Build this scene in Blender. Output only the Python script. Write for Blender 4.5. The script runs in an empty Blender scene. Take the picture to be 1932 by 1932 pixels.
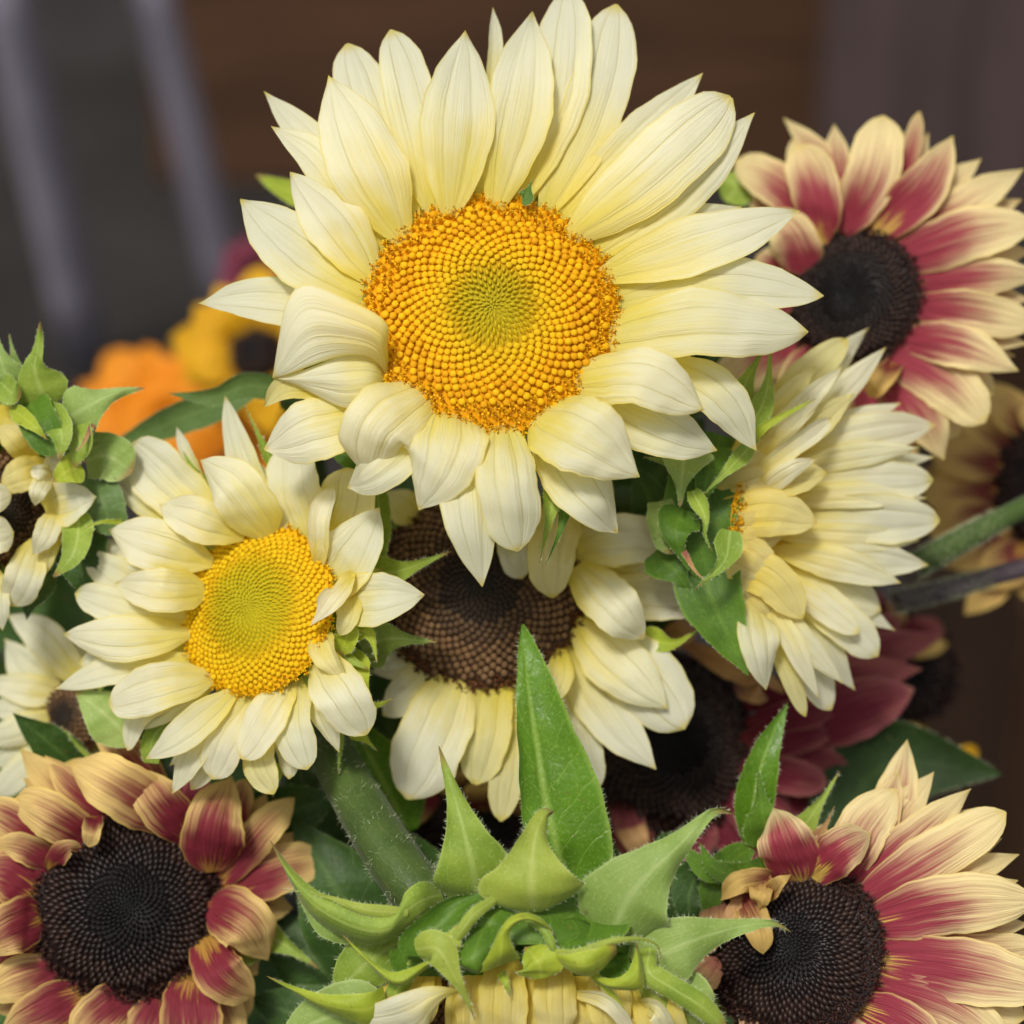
import bpy, math, random
import numpy as np
from mathutils import Vector, Matrix
R_ = math.radians

# ------------------------------------------------------------------ camera, sky, sun, exposure
SC = bpy.context.scene
COL = SC.collection
VPX = 1932.0                 # the reference picture is measured in a 1932 px square
S = 0.25 / VPX               # metres per pixel on the plane of the big flower
D = 0.60                     # camera distance to that plane
H = 0.55                     # height of the bouquet's middle above the ground
PITCH = 30.0                 # camera looks down by this much
ROT = Matrix.Rotation(R_(90 - PITCH), 4, 'X')
MAT = Matrix.Translation((0, 0, H)) @ ROT
M3 = np.array(MAT.to_3x3()); MT = np.array(MAT.translation)

cam = bpy.data.cameras.new('camera'); camo = bpy.data.objects.new('camera', cam); COL.objects.link(camo)
camo.matrix_world = MAT @ Matrix.Translation((0, 0, D))
cam.sensor_width = 36; cam.lens = 36 * D / 0.25
cam.clip_start = 0.02; cam.clip_end = 60
cam.dof.use_dof = True; cam.dof.focus_distance = D - 0.002; cam.dof.aperture_fstop = 6.5
SC.camera = camo

wd = bpy.data.worlds.new('World'); SC.world = wd; wd.use_nodes = True
nt = wd.node_tree; bg = nt.nodes['Background']
sky = nt.nodes.new('ShaderNodeTexSky'); sky.sky_type = 'NISHITA'; sky.sun_disc = False
SUN_EL, SUN_AZ = 58.0, 205.0         # azimuth: 0 = +Y (away from the camera), clockwise
sky.sun_elevation = R_(SUN_EL); sky.sun_rotation = R_(SUN_AZ)
sky.air_density = 1.0; sky.dust_density = 4.0
hs = nt.nodes.new('ShaderNodeHueSaturation'); hs.inputs['Saturation'].default_value = 0.12
nt.links.new(sky.outputs[0], hs.inputs['Color']); nt.links.new(hs.outputs[0], bg.inputs['Color'])
bg.inputs['Strength'].default_value = 0.066
sl = bpy.data.lights.new('sun', 'SUN'); sl.energy = 1.5; sl.angle = R_(10); sl.color = (1.0, 0.96, 0.88)
so = bpy.data.objects.new('sun', sl); COL.objects.link(so); so.location = (0, 0, 3)
sd = Vector((math.sin(R_(SUN_AZ)) * math.cos(R_(SUN_EL)), math.cos(R_(SUN_AZ)) * math.cos(R_(SUN_EL)), math.sin(R_(SUN_EL))))
so.rotation_euler = (-sd).to_track_quat('-Z', 'Y').to_euler()

SC.view_settings.view_transform = 'Standard'; SC.view_settings.look = 'None'
SC.view_settings.gamma = 1; SC.view_settings.use_curve_mapping = False
SC.view_settings.exposure = 0.84
SC.render.engine = 'CYCLES'
SC.cycles.use_denoising = True
SC.cycles.max_bounces = 8; SC.cycles.transmission_bounces = 4; SC.cycles.diffuse_bounces = 4

# ------------------------------------------------------------------ helpers
rng = random.Random(7)

def P(x, y, z=0.0):
    """picture point (px, px) at z millimetres in front of the big flower -> picture frame, metres"""
    z = z * 0.001; k = (D - z) / D
    return np.array(((x - 966) * S * k, (966 - y) * S * k, z))

def Wd(a):
    return np.asarray(a) @ M3.T + MT

def unit(v):
    return v / (np.linalg.norm(v) + 1e-12)

def mesh_obj(name, verts, faces, mats, parent=None, uv=None, mi=None, col=None, smooth=True, world=True):
    """verts in the picture frame; parent's world location becomes the origin"""
    me = bpy.data.meshes.new(name)
    v = Wd(verts) if world else np.asarray(verts)
    org = np.array(parent['_loc']) if parent is not None else np.zeros(3)
    if world:
        v = v - org
    me.from_pydata(v.tolist(), [], [list(map(int, f)) for f in faces])
    if uv is not None:
        l = me.uv_layers.new(name='UVMap')
        idx = np.zeros(len(me.loops), dtype=np.int32); me.loops.foreach_get('vertex_index', idx)
        l.data.foreach_set('uv', np.asarray(uv, dtype=np.float32)[idx].ravel())
    if col is not None:
        a = me.attributes.new('Col', 'FLOAT_COLOR', 'POINT')
        a.data.foreach_set('color', np.asarray(col, dtype=np.float32).ravel())
    for m in (mats if isinstance(mats, (list, tuple)) else [mats]):
        me.materials.append(m)
    if mi is not None:
        me.polygons.foreach_set('material_index', np.asarray(mi, dtype=np.int32))
    if smooth:
        me.polygons.foreach_set('use_smooth', np.ones(len(me.polygons), dtype=bool))
    me.update()
    o = bpy.data.objects.new(name, me); COL.objects.link(o)
    if parent is not None:
        o.parent = parent
    return o

def tag(o, label, cat, group=None, kind=None):
    if label: o['label'] = label
    if cat: o['category'] = cat
    if group: o['group'] = group
    if kind: o['kind'] = kind
    return o

def root(name, loc_pic, label, cat, group=None):
    o = bpy.data.objects.new(name, None); COL.objects.link(o)
    o.empty_display_size = 0.01
    w = Wd(loc_pic); o.location = w.tolist(); o['_loc'] = [float(a) for a in w]
    return tag(o, label, cat, group)

def sub(parent, o):            # an object whose children share the same origin
    o['_loc'] = list(parent['_loc']); return o

def catmull(pts, n):
    p = np.array(pts, float)
    if len(p) == 2:
        return p[0] + (p[1] - p[0]) * np.linspace(0, 1, n)[:, None]
    q = np.vstack([2 * p[0] - p[1], p, 2 * p[-1] - p[-2]])
    m = 14; out = []
    for i in range(1, len(q) - 2):
        t = np.linspace(0, 1, m, endpoint=False)[:, None]
        a, b, c, d = q[i - 1], q[i], q[i + 1], q[i + 2]
        out.append(0.5 * (2 * b + (c - a) * t + (2 * a - 5 * b + 4 * c - d) * t ** 2 + (3 * b - a - 3 * c + d) * t ** 3))
    out = np.vstack(out + [q[-2][None]])
    s = np.r_[0, np.cumsum(np.linalg.norm(np.diff(out, axis=0), axis=1))]
    t = np.linspace(0, s[-1], n)
    return np.stack([np.interp(t, s, out[:, k]) for k in range(out.shape[1])], 1)

PROF = {
    'petal':  [(0, .20), (.08, .42), (.2, .72), (.36, .96), (.48, 1), (.63, .92), (.76, .71), (.87, .43), (.94, .20), (.98, .07), (1, .012)],
    'round':  [(0, .22), (.08, .45), (.2, .74), (.38, .95), (.55, 1), (.72, .97), (.84, .84), (.92, .62), (.97, .36), (1, .05)],
    'heart':  [(0, .28), (.05, .60), (.14, .88), (.3, 1), (.48, .99), (.65, .85), (.8, .58), (.9, .32), (.96, .12), (1, .015)],
    'wide':   [(0, .5), (.1, .7), (.25, .9), (.45, 1), (.65, .96), (.8, .78), (.9, .5), (.96, .24), (1, .02)],
    'bract':  [(0, .55), (.06, .8), (.14, .97), (.24, 1), (.36, .82), (.47, .55), (.58, .34), (.7, .2), (.82, .12), (.93, .06), (1, .012)],
    'bract2': [(0, .10), (.04, .5), (.10, .84), (.2, 1), (.3, .92), (.4, .66), (.5, .43), (.62, .26), (.76, .17), (.9, .09), (1, .012)],
    'leaf':   [(0, .30), (.08, .62), (.2, .92), (.32, 1), (.5, .9), (.68, .64), (.82, .38), (.93, .15), (1, .012)],
    'leaf2':  [(0, .45), (.05, .86), (.12, .98), (.25, 1), (.42, .88), (.6, .66), (.76, .45), (.88, .28), (.96, .14), (1, .03)],
    'tongue': [(0, .7), (.1, .85), (.3, 1), (.6, 1), (.8, .88), (.92, .6), (1, .1)],
    'tail':   [(0, 1), (.3, .8), (.6, .5), (.85, .25), (1, .05)],
}
_pc = {}
def prof(name, n):
    k = (name, n)
    if k not in _pc:
        pr = np.array(PROF[name]); f = np.interp(np.linspace(0, 1, 400), pr[:, 0], pr[:, 1])
        ker = np.hanning(25); ker /= ker.sum()
        g = np.convolve(np.pad(f, 12, mode='edge'), ker, 'valid')
        g[-6:] = f[-6:]
        _pc[k] = np.interp(np.linspace(0, 1, n), np.linspace(0, 1, 400), g)
    return _pc[k]

def blade(pts, w, shape='petal', nv=24, nu=13, N=(0, 0, 1), cup=0.0, twist=0.0, twist0=0.0, groove=0.0,
          wave=0.0, seed=0, hair=0.0, tipnarrow=True, skew=0.0, gu=(-.36, .36)):
    """a leaf-like sheet along a centre line: pts = [(x, y, z mm), ...] base to tip, w = full width in px"""
    r = np.random.RandomState(seed % (2 ** 31))
    C = catmull([P(*p) for p in pts], nv)
    T = np.gradient(C, axis=0); T /= np.linalg.norm(T, axis=1)[:, None] + 1e-12
    v = np.linspace(0, 1, nv)
    f = prof(shape, nv)
    half = w * S * 0.5 * (D - C[:, 2]) / D * f
    hmax = w * S * 0.5
    N = unit(np.array(N, float))
    A = np.cross(T, N); A /= np.linalg.norm(A, axis=1)[:, None] + 1e-12
    Nn = np.cross(A, T)
    tw = np.radians(twist0 + (twist - twist0) * v)
    A2 = A * np.cos(tw)[:, None] + Nn * np.sin(tw)[:, None]
    N2 = np.cross(A2, T)
    u = np.linspace(-1, 1, nu)
    phi = abs(cup) + 1e-4
    xs = np.sin(phi * u) / phi / max(np.sin(min(phi, 1.57)) / phi, 0.55)
    zs = np.sign(cup) * (1 - np.cos(phi * u)) / phi
    zs = zs - zs.mean()
    ph = r.uniform(0, 6.28, 6); fr = r.uniform(0.8, 1.9, 3)
    env = np.sin(np.pi * np.clip(v, 0, 1)) ** 0.6
    verts = np.zeros((nv, nu, 3))
    for j in range(nu):
        off = zs[j] * half
        if groove:
            g = sum(np.exp(-((u[j] - c) / .10) ** 2) for c in gu) + 0.35 * np.exp(-(u[j] / .10) ** 2)
            off = off - groove * hmax * g * env * np.clip(f * 1.2, 0, 1)
        side = 0 if u[j] < 0 else 1
        off = off + wave * hmax * abs(u[j]) ** 2.5 * np.sin(fr[side] * 2 * np.pi * v + ph[side]) * env
        off = off + 0.035 * hmax * np.sin(3.1 * np.pi * v + ph[2]) * np.sin(2.2 * u[j] + ph[3])
        lat = half * (xs[j] + skew * (1 - min(1.0, xs[j] ** 2)))
        lat = lat * (1 + 0.028 * np.sin(5 * np.pi * v + ph[4 + side]) + 0.016 * np.sin(13 * np.pi * v + ph[3 - side]))
        off = off + 0.018 * hmax * np.sin(9.3 * np.pi * v + 2.6 * u[j] + ph[5]) * env
        verts[:, j] = C + A2 * lat[:, None] + N2 * off[:, None]
    V = verts.reshape(-1, 3)
    ii = np.arange((nv - 1) * nu).reshape(nv - 1, nu)[:, :-1].ravel()
    F = np.stack([ii, ii + 1, ii + nu + 1, ii + nu], 1)
    UV = np.stack(np.meshgrid(np.linspace(0, 1, nu), v), -1).reshape(-1, 2)
    MI = np.zeros(len(F), int)
    F = F.tolist()
    if hair:
        hv, hf, hu = [], [], []
        base = len(V); k = 0
        for side in (0, nu - 1):
            E = verts[:, side]; s = np.r_[0, np.cumsum(np.linalg.norm(np.diff(E, axis=0), axis=1))]
            n = max(4, int(s[-1] / 0.00052))
            for t in r.uniform(0.02, 0.97, n) * s[-1]:
                e = np.array([np.interp(t, s, E[:, q]) for q in range(3)])
                i = min(int(np.searchsorted(s, t)), nv - 1)
                out = A2[i] * (1 if side else -1)
                d = unit(out + 0.55 * r.normal(size=3))
                L = hair * 0.001 * r.uniform(.5, 1.2)
                wd_ = unit(np.cross(d, np.array((0, 0, 1.)) + .2 * r.normal(size=3))) * 0.000036
                hv += [e - wd_, e + wd_, e + d * L + T[i] * L * .25]
                hf.append((base + k, base + k + 1, base + k + 2)); k += 3
                hu += [(0, 0), (1, 0), (.5, 1)]
        # short down over the face
        n = int(60 * hair)
        for _ in range(n):
            i = r.randint(1, nv - 1); j = r.randint(0, nu)
            e = verts[i, j]; d = unit(N2[i] + .6 * r.normal(size=3)); L = hair * .0006 * r.uniform(.5, 1.1)
            wd_ = unit(np.cross(d, r.normal(size=3))) * 0.00003
            hv += [e - wd_, e + wd_, e + d * L]
            hf.append((base + k, base + k + 1, base + k + 2)); k += 3
            hu += [(0, 0), (1, 0), (.5, 1)]
        V = np.vstack([V, np.array(hv)]); F += hf; UV = np.vstack([UV, np.array(hu)])
        MI = np.r_[MI, np.ones(len(hf), int)]
    return V, F, UV, MI

def patch(left, right, bulge=0.0, nv=22, nu=13, groove=0.0, seed=0, hair=0.0):
    """a sheet lofted between two edge lines given base to tip"""
    r = np.random.RandomState(seed)
    Lp = catmull([P(*p) for p in left], nv); Rp = catmull([P(*p) for p in right], nv)
    u = np.linspace(0, 1, nu); v = np.linspace(0, 1, nv)
    V = np.zeros((nv, nu, 3)); ph = r.uniform(0, 6.28, 3)
    for j in range(nu):
        V[:, j] = Lp * (1 - u[j]) + Rp * u[j]
        uu = 2 * u[j] - 1
        V[:, j, 2] += bulge * 0.001 * (1 - uu * uu) * np.sin(np.pi * np.clip(v, .02, 1)) ** .5
        g = sum(np.exp(-((uu - c) / .13) ** 2) for c in (-.36, .36))
        V[:, j, 2] -= groove * .001 * g * np.sin(np.pi * v)
        V[:, j, 2] += 0.0003 * np.sin(4 * v * np.pi + ph[0]) * np.sin(3 * uu + ph[1])
    ii = np.arange((nv - 1) * nu).reshape(nv - 1, nu)[:, :-1].ravel()
    F = np.stack([ii, ii + 1, ii + nu + 1, ii + nu], 1).tolist()
    UV = np.stack(np.meshgrid(u, v), -1).reshape(-1, 2)
    MI = np.zeros(len(F), int)
    if hair:
        hv, hf, hu = [], [], []; base = nv * nu; k = 0; mid = V[:, nu // 2]
        for side in (0, nu - 1):
            E = V[:, side]; s_ = np.r_[0, np.cumsum(np.linalg.norm(np.diff(E, axis=0), axis=1))]
            for t in r.uniform(.05, .97, max(4, int(s_[-1] / .00055))) * s_[-1]:
                e = np.array([np.interp(t, s_, E[:, q]) for q in range(3)]); i = min(int(np.searchsorted(s_, t)), nv - 1)
                d = unit(unit(E[i] - mid[i]) + .5 * r.normal(size=3)); Lh = hair * .001 * r.uniform(.4, 1.0)
                w_ = unit(np.cross(d, r.normal(size=3))) * .000034
                hv += [e - w_, e + w_, e + d * Lh]; hf.append((base + k, base + k + 1, base + k + 2)); k += 3; hu += [(0, 0)] * 3
        V2 = np.vstack([V.reshape(-1, 3), np.array(hv)]); return V2, F + hf, np.vstack([UV, np.array(hu)]), np.r_[MI, np.ones(len(hf), int)]
    return V.reshape(-1, 3), F, UV, MI

def tube(pts, radii, ns=12, n=40, hair=0.0, seed=0, pic=True):
    r = np.random.RandomState(seed)
    C = catmull(pts, n)
    rad = np.interp(np.linspace(0, 1, n), np.linspace(0, 1, len(radii)), radii)
    T = np.gradient(C, axis=0); T /= np.linalg.norm(T, axis=1)[:, None] + 1e-12
    a = unit(np.cross(T[0], (0.3, 0.2, 0.9))); V = []; Fr = []
    for i in range(n):
        a = unit(a - T[i] * np.dot(a, T[i])); b = np.cross(T[i], a); Fr.append((a, b))
        for k in range(ns):
            t = 2 * np.pi * k / ns
            V.append(C[i] + rad[i] * (1 + .05 * np.sin(3 * t + i * .3) + .035 * np.sin(8 * t) + .05 * np.sin(i * .45 + 2 * t)) * (a * np.cos(t) + b * np.sin(t)))
    F = []; UV = []
    for i in range(n):
        for k in range(ns):
            UV.append((k / ns, i / n))
            if i < n - 1:
                F.append((i * ns + k, i * ns + (k + 1) % ns, (i + 1) * ns + (k + 1) % ns, (i + 1) * ns + k))
    F.append(tuple(range(ns))[::-1]); F.append(tuple(range((n - 1) * ns, n * ns)))
    MI = [0] * len(F)
    if hair:
        base = len(V)
        for k in range(int(3200 * hair)):
            i = r.randint(0, int(n * .45)); t = r.uniform(0, 6.28); a, b = Fr[i]
            d = a * np.cos(t) + b * np.sin(t); e = C[i] + rad[i] * d + T[i] * r.uniform(-.5, .5) * .004
            d = unit(d + .5 * r.normal(size=3)); L = .0017 * hair * r.uniform(.5, 1.2)
            w_ = unit(np.cross(d, r.normal(size=3))) * .000035
            b0 = len(V); V += [e - w_, e + w_, e + d * L]; UV += [(0, 0)] * 3
            F.append((b0, b0 + 1, b0 + 2)); MI.append(1)
    return np.array(V), F, np.array(UV), np.array(MI)

# ------------------------------------------------------------------ materials
class NB:
    def __init__(s, name):
        s.m = bpy.data.materials.new(name); s.m.use_nodes = True
        s.t = s.m.node_tree; s.t.nodes.clear()
        s.out = s.t.nodes.new('ShaderNodeOutputMaterial')
    def n(s, ty, **kw):
        x = s.t.nodes.new('ShaderNode' + ty)
        for k, v in kw.items(): setattr(x, k, v)
        return x
    def l(s, a, b): s.t.links.new(a, b)
    def val(s, inp, x):
        if isinstance(x, (int, float)): inp.default_value = x
        elif isinstance(x, (tuple, list)): inp.default_value = (*x, 1.0) if len(x) == 3 else x
        else: s.l(x, inp)
    def math(s, op, a, b=0.0, c=None, clamp=False):
        x = s.n('Math', operation=op, use_clamp=clamp); s.val(x.inputs[0], a); s.val(x.inputs[1], b)
        if c is not None: s.val(x.inputs[2], c)
        return x.outputs[0]
    def mix(s, f, a, b, blend='MIX'):
        x = s.n('MixRGB', blend_type=blend); s.val(x.inputs[0], f); s.val(x.inputs[1], a); s.val(x.inputs[2], b)
        return x.outputs[0]
    def ss(s, x, lo, hi, a=0.0, b=1.0):
        m = s.n('MapRange', interpolation_type='SMOOTHSTEP'); s.val(m.inputs[0], x)
        for i, q in enumerate((lo, hi, a, b)): s.val(m.inputs[1 + i], q)
        return m.outputs[0]
    def noise(s, vec, scale, detail=3.0, rough=.5):
        x = s.n('TexNoise'); s.val(x.inputs['Scale'], scale); s.val(x.inputs['Detail'], detail); s.val(x.inputs['Roughness'], rough)
        if vec is not None: s.l(vec, x.inputs['Vector'])
        return x.outputs['Fac']
    def uv(s):
        t = s.n('UVMap'); sp = s.n('SeparateXYZ'); s.l(t.outputs[0], sp.inputs[0]); return t.outputs[0], sp.outputs[0], sp.outputs[1]
    def stretch(s, vec, sc, rnd=None):
        m = s.n('Mapping'); s.l(vec, m.inputs['Vector']); m.inputs['Scale'].default_value = sc
        if rnd is not None:
            c = s.n('CombineXYZ'); s.l(rnd, c.inputs[0]); s.l(rnd, c.inputs[2])
            v = s.n('VectorMath', operation='SCALE'); s.l(c.outputs[0], v.inputs[0]); v.inputs['Scale'].default_value = 37.0
            s.l(v.outputs[0], m.inputs['Location'])
        return m.outputs[0]
    def finish(s, color, rough=.5, transl=0.0, tcol=None, bump=None, bstr=.3, bdist=.0004, spec=.35, sheen=0.0):
        p = s.n('BsdfPrincipled'); s.val(p.inputs['Base Color'], color); s.val(p.inputs['Roughness'], rough)
        p.inputs['Specular IOR Level'].default_value = spec
        if sheen:
            p.inputs['Sheen Weight'].default_value = sheen; p.inputs['Sheen Roughness'].default_value = .4
        if bump is not None:
            b = s.n('Bump'); b.inputs['Strength'].default_value = bstr; b.inputs['Distance'].default_value = bdist
            s.l(bump, b.inputs['Height']); s.l(b.outputs[0], p.inputs['Normal'])
        if transl:
            t = s.n('BsdfTranslucent'); s.val(t.inputs['Color'], tcol if tcol is not None else color)
            x = s.n('MixShader'); x.inputs[0].default_value = transl
            s.l(p.outputs[0], x.inputs[1]); s.l(t.outputs[0], x.inputs[2]); s.l(x.outputs[0], s.out.inputs[0])
        else:
            s.l(p.outputs[0], s.out.inputs[0])
        return s.m

def petal_mat(name, base, body, tip, v0, v1, vein, transl=.32, tsat=None):
    b = NB(name); vec, u, v = b.uv(); oi = b.n('ObjectInfo'); rnd = oi.outputs['Random']
    st = b.noise(b.stretch(vec, (26, 1.3, 1), rnd), 1.0, 3.0)
    st2 = b.noise(b.stretch(vec, (70, 2.0, 1), rnd), 1.0, 2.0)
    blot = b.noise(b.stretch(vec, (3, 3, 1), rnd), 1.0, 2.0)
    vv = b.math('ADD', v, b.math('MULTIPLY', b.math('SUBTRACT', st, .5), .35))
    vv = b.math('ADD', vv, b.math('MULTIPLY', b.math('SUBTRACT', blot, .5), .5))
    c = b.mix(b.ss(vv, v0, v1), base, body)
    edge = b.math('ABSOLUTE', b.math('SUBTRACT', b.math('MULTIPLY', u, 2.0), 1.0))
    c = b.mix(b.math('MULTIPLY', b.ss(edge, .90, 1.0), .55), c, tip)  # yellow rim paints in light coming through the thin edge
    c = b.mix(b.math('MULTIPLY', b.ss(v, .93, 1.0), .75), c, tip)
    # the two long veins
    wob = b.math('ADD', edge, b.math('MULTIPLY', b.math('SUBTRACT', blot, .5), .10))
    line = b.math('SUBTRACT', 1.0, b.ss(b.math('ABSOLUTE', b.math('SUBTRACT', wob, .36)), .0, .042))
    line = b.math('MULTIPLY', line, b.ss(st2, .25, .6))
    c = b.mix(b.math('MULTIPLY', line, .45), c, vein)
    c = b.mix(b.math('MULTIPLY', b.ss(st2, .52, .74), .26), c, vein)
    bru = b.noise(b.stretch(vec, (9, 14, 1), rnd), 1.0, 4.0, .7)
    c = b.mix(b.math('MULTIPLY', b.ss(bru, .70, .80), .35), c, (.50, .36, .12))
    c = b.mix(1.0, c, b.mix(rnd, (.93, .94, .92), (1.0, 1.0, 1.0)), 'MULTIPLY')
    h = b.math('ADD', b.math('MULTIPLY', st, 1.0), b.math('MULTIPLY', st2, .6))
    h = b.math('SUBTRACT', h, b.math('MULTIPLY', line, .7))
    tc = b.mix(1.0, c, tsat or (1.0, .95, .52), 'MULTIPLY')
    return b.finish(c, .55, transl, tc, h, .55, .0006, .25)

def bicolor_mat(name, maroon, body, tip, thr, base=(.62, .36, .06)):
    b = NB(name); vec, u, v = b.uv(); oi = b.n('ObjectInfo'); rnd = oi.outputs['Random']
    st = b.noise(b.stretch(vec, (24, 1.1, 1), rnd), 1.0, 4.0, .6)
    st2 = b.noise(b.stretch(vec, (60, 2.0, 1), rnd), 1.0, 2.0)
    blot = b.noise(b.stretch(vec, (2.5, 2.5, 1), rnd), 1.0, 2.0)
    edge = b.math('ABSOLUTE', b.math('SUBTRACT', b.math('MULTIPLY', u, 2.0), 1.0))
    x = b.math('ADD', v, b.math('MULTIPLY', b.math('SUBTRACT', st, .5), .80))
    x = b.math('ADD', x, b.math('MULTIPLY', b.math('SUBTRACT', st2, .5), .30))
    x = b.math('ADD', x, b.math('MULTIPLY', b.math('POWER', edge, 2.2), .32))
    x = b.math('ADD', x, b.math('MULTIPLY', b.math('SUBTRACT', blot, .5), .35))
    x = b.math('ADD', x, b.math('MULTIPLY', b.math('SUBTRACT', rnd, .5), .36))
    m = b.ss(x, thr - .30, thr + .30, 1.0, 0.0)
    c = b.mix(m, body, maroon)
    c = b.mix(b.math('MULTIPLY', b.ss(x, .02, .14, 1.0, 0.0), .8), c, base)
    c = b.mix(b.math('MULTIPLY', b.ss(edge, .90, 1.0), .5), c, tip)
    c = b.mix(b.math('MULTIPLY', b.ss(v, .92, 1.0), .6), c, tip)
    c = b.mix(b.math('MULTIPLY', b.ss(st2, .48, .70), .42), c, b.mix(m, (.50, .27, .10), (.12, .012, .03)))
    h = b.math('ADD', st, b.math('MULTIPLY', st2, .6))
    tc = b.mix(1.0, c, (1.0, .85, .6), 'MULTIPLY')
    return b.finish(c, .58, .28, tc, h, .75, .0007, .25)

def green_mat(name, body, light, dark, tip=None, transl=.16, rib=.5, veins=False, rough=.5, pv=True):
    b = NB(name); vec, u, v = b.uv(); oi = b.n('ObjectInfo'); rnd = oi.outputs['Random']
    geo = b.n('TexCoord')
    big = b.noise(geo.outputs['Object'], 90, 3)
    fine = b.noise(geo.outputs['Object'], 1400, 2)
    st = b.noise(b.stretch(vec, (30, 2.2, 1), rnd), 1.0, 3)
    c = b.mix(b.ss(big, .3, .7), dark, body)
    edge = b.math('ABSOLUTE', b.math('SUBTRACT', b.math('MULTIPLY', u, 2.0), 1.0))
    ribm = b.math('MULTIPLY', b.ss(edge, .0, .16, 1.0, 0.0), b.ss(v, .55, .95, 1.0, .3))
    c = b.mix(b.math('MULTIPLY', ribm, rib), c, light)
    c = b.mix(b.math('MULTIPLY', b.ss(fine, .52, .72), .30), c, light)
    c = b.mix(b.math('MULTIPLY', b.ss(edge, .88, 1.0), .45), c, light)
    h = b.math('ADD', b.math('MULTIPLY', fine, .5), b.math('MULTIPLY', st, .5))
    if veins:
        # side veins slanting from the midrib
        ph = b.math('SUBTRACT', b.math('MULTIPLY', v, 9.0), b.math('MULTIPLY', edge, 1.6))
        ph = b.math('ADD', ph, b.math('MULTIPLY', big, 1.0))
        tri = b.math('ABSOLUTE', b.math('SUBTRACT', b.math('FRACT', ph), .5))
        ln = b.ss(tri, .0, .07, 1.0, 0.0)
        c = b.mix(b.math('MULTIPLY', ln, .22), c, light)
        cells = b.n('TexVoronoi', feature='DISTANCE_TO_EDGE'); b.l(geo.outputs['Object'], cells.inputs['Vector']); cells.inputs['Scale'].default_value = 420
        h = b.math('ADD', b.math('MULTIPLY', h, .5), b.math('MULTIPLY', b.ss(cells.outputs['Distance'], .0, .3), .30))
        h = b.math('SUBTRACT', h, b.math('MULTIPLY', ln, .5))
    if pv and not veins:
        pp = b.math('SUBTRACT', b.math('MULTIPLY', edge, 5.0), b.math('MULTIPLY', v, b.math('MULTIPLY', edge, 2.2)))
        pp = b.math('ADD', pp, b.math('MULTIPLY', big, 1.6))
        t2 = b.math('ABSOLUTE', b.math('SUBTRACT', b.math('FRACT', pp), .5))
        l2 = b.ss(t2, .0, .09, 1.0, 0.0)
        c = b.mix(b.math('MULTIPLY', l2, .16), c, light)
        h = b.math('ADD', h, b.math('MULTIPLY', l2, .35))
    spots = b.noise(geo.outputs['Object'], 420, 2)
    c = b.mix(b.math('MULTIPLY', b.ss(spots, .69, .76), .5), c, (.16, .12, .03))
    if tip:
        c = b.mix(b.math('MULTIPLY', b.ss(v, .84, .97), .8), c, tip)
    c = b.mix(1.0, c, b.mix(rnd, (.86, .90, .86), (1.0, 1.0, 1.0)), 'MULTIPLY')
    return b.finish(c, rough, transl, b.mix(1.0, c, (1.1, 1.1, .5), 'MULTIPLY'), h, .35, .0005, .24, .12)

def col_mat(name, rough=.5, spec=.35, sheen=0.0, transl=0.0):
    b = NB(name); a = b.n('Attribute', attribute_name='Col')
    oi = b.n('ObjectInfo'); g = b.n('TexCoord')
    nz = b.noise(g.outputs['Object'], 700, 2)
    c = b.mix(1.0, a.outputs['Color'], b.mix(nz, (.80, .78, .75), (1.15, 1.15, 1.15)), 'MULTIPLY')
    return b.finish(c, rough, transl, None, None, spec=spec, sheen=sheen)

def plain_mat(name, c1, c2, scale=20, rough=.7, bstr=.3, bdist=.002, spec=.3, stretch=None, detail=5):
    b = NB(name); g = b.n('TexCoord'); vec = g.outputs['Object']
    if stretch: vec = b.stretch(vec, stretch)
    nz = b.noise(vec, scale, detail, .6)
    return b.finish(b.mix(b.ss(nz, .3, .7), c1, c2), rough, 0, None, nz, bstr, bdist, spec)

M = {}
M['cream'] = petal_mat('cream_petal', (.90, .76, .14), (.92, .90, .69), (.84, .68, .08), -.02, .72, (.77, .67, .20), .46)
M['cream2'] = petal_mat('cream_petal_warm', (.88, .72, .09), (.90, .83, .42), (.82, .66, .08), .0, .80, (.70, .58, .10), .45)
M['creamY'] = petal_mat('yellow_glow_cream_petal', (.86, .68, .08), (.88, .80, .36), (.78, .60, .08), .10, .9, (.66, .50, .06), .45, (1.0, .88, .35))  # translucent glow put into the colour of shaded petals; also for yellow undersides
M['bi'] = bicolor_mat('maroon_tan_petal', (.25, .030, .044), (.86, .63, .23), (.84, .60, .12), .70)
M['bi2'] = bicolor_mat('maroon_cream_petal', (.34, .044, .066), (.90, .75, .38), (.88, .70, .20), .70, (.88, .64, .12))
M['bidark'] = bicolor_mat('deep_maroon_petal', (.16, .014, .030), (.36, .10, .11), (.48, .22, .16), .80, (.20, .03, .03))
M['gold'] = bicolor_mat('golden_maroon_petal', (.20, .03, .03), (.76, .52, .16), (.70, .50, .12), .52)
M['withered'] = petal_mat('withered_petal', (.36, .13, .09), (.62, .37, .16), (.50, .26, .10), .0, .6, (.28, .10, .05))
M['orange'] = petal_mat('orange_petal', (.70, .20, .01), (.85, .30, .01), (.80, .28, .01), .0, .6, (.60, .16, .01))
M['yellow'] = petal_mat('golden_petal', (.60, .30, .01), (.78, .42, .01), (.74, .40, .01), .0, .6, (.50, .26, .01))
M['pink'] = petal_mat('pink_petal', (.14, .02, .04), (.20, .035, .065), (.20, .04, .07), .0, .6, (.12, .015, .03))
M['bract'] = green_mat('bract_green', (.28, .37, .050), (.44, .52, .15), (.18, .27, .028), (.30, .15, .05))
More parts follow.
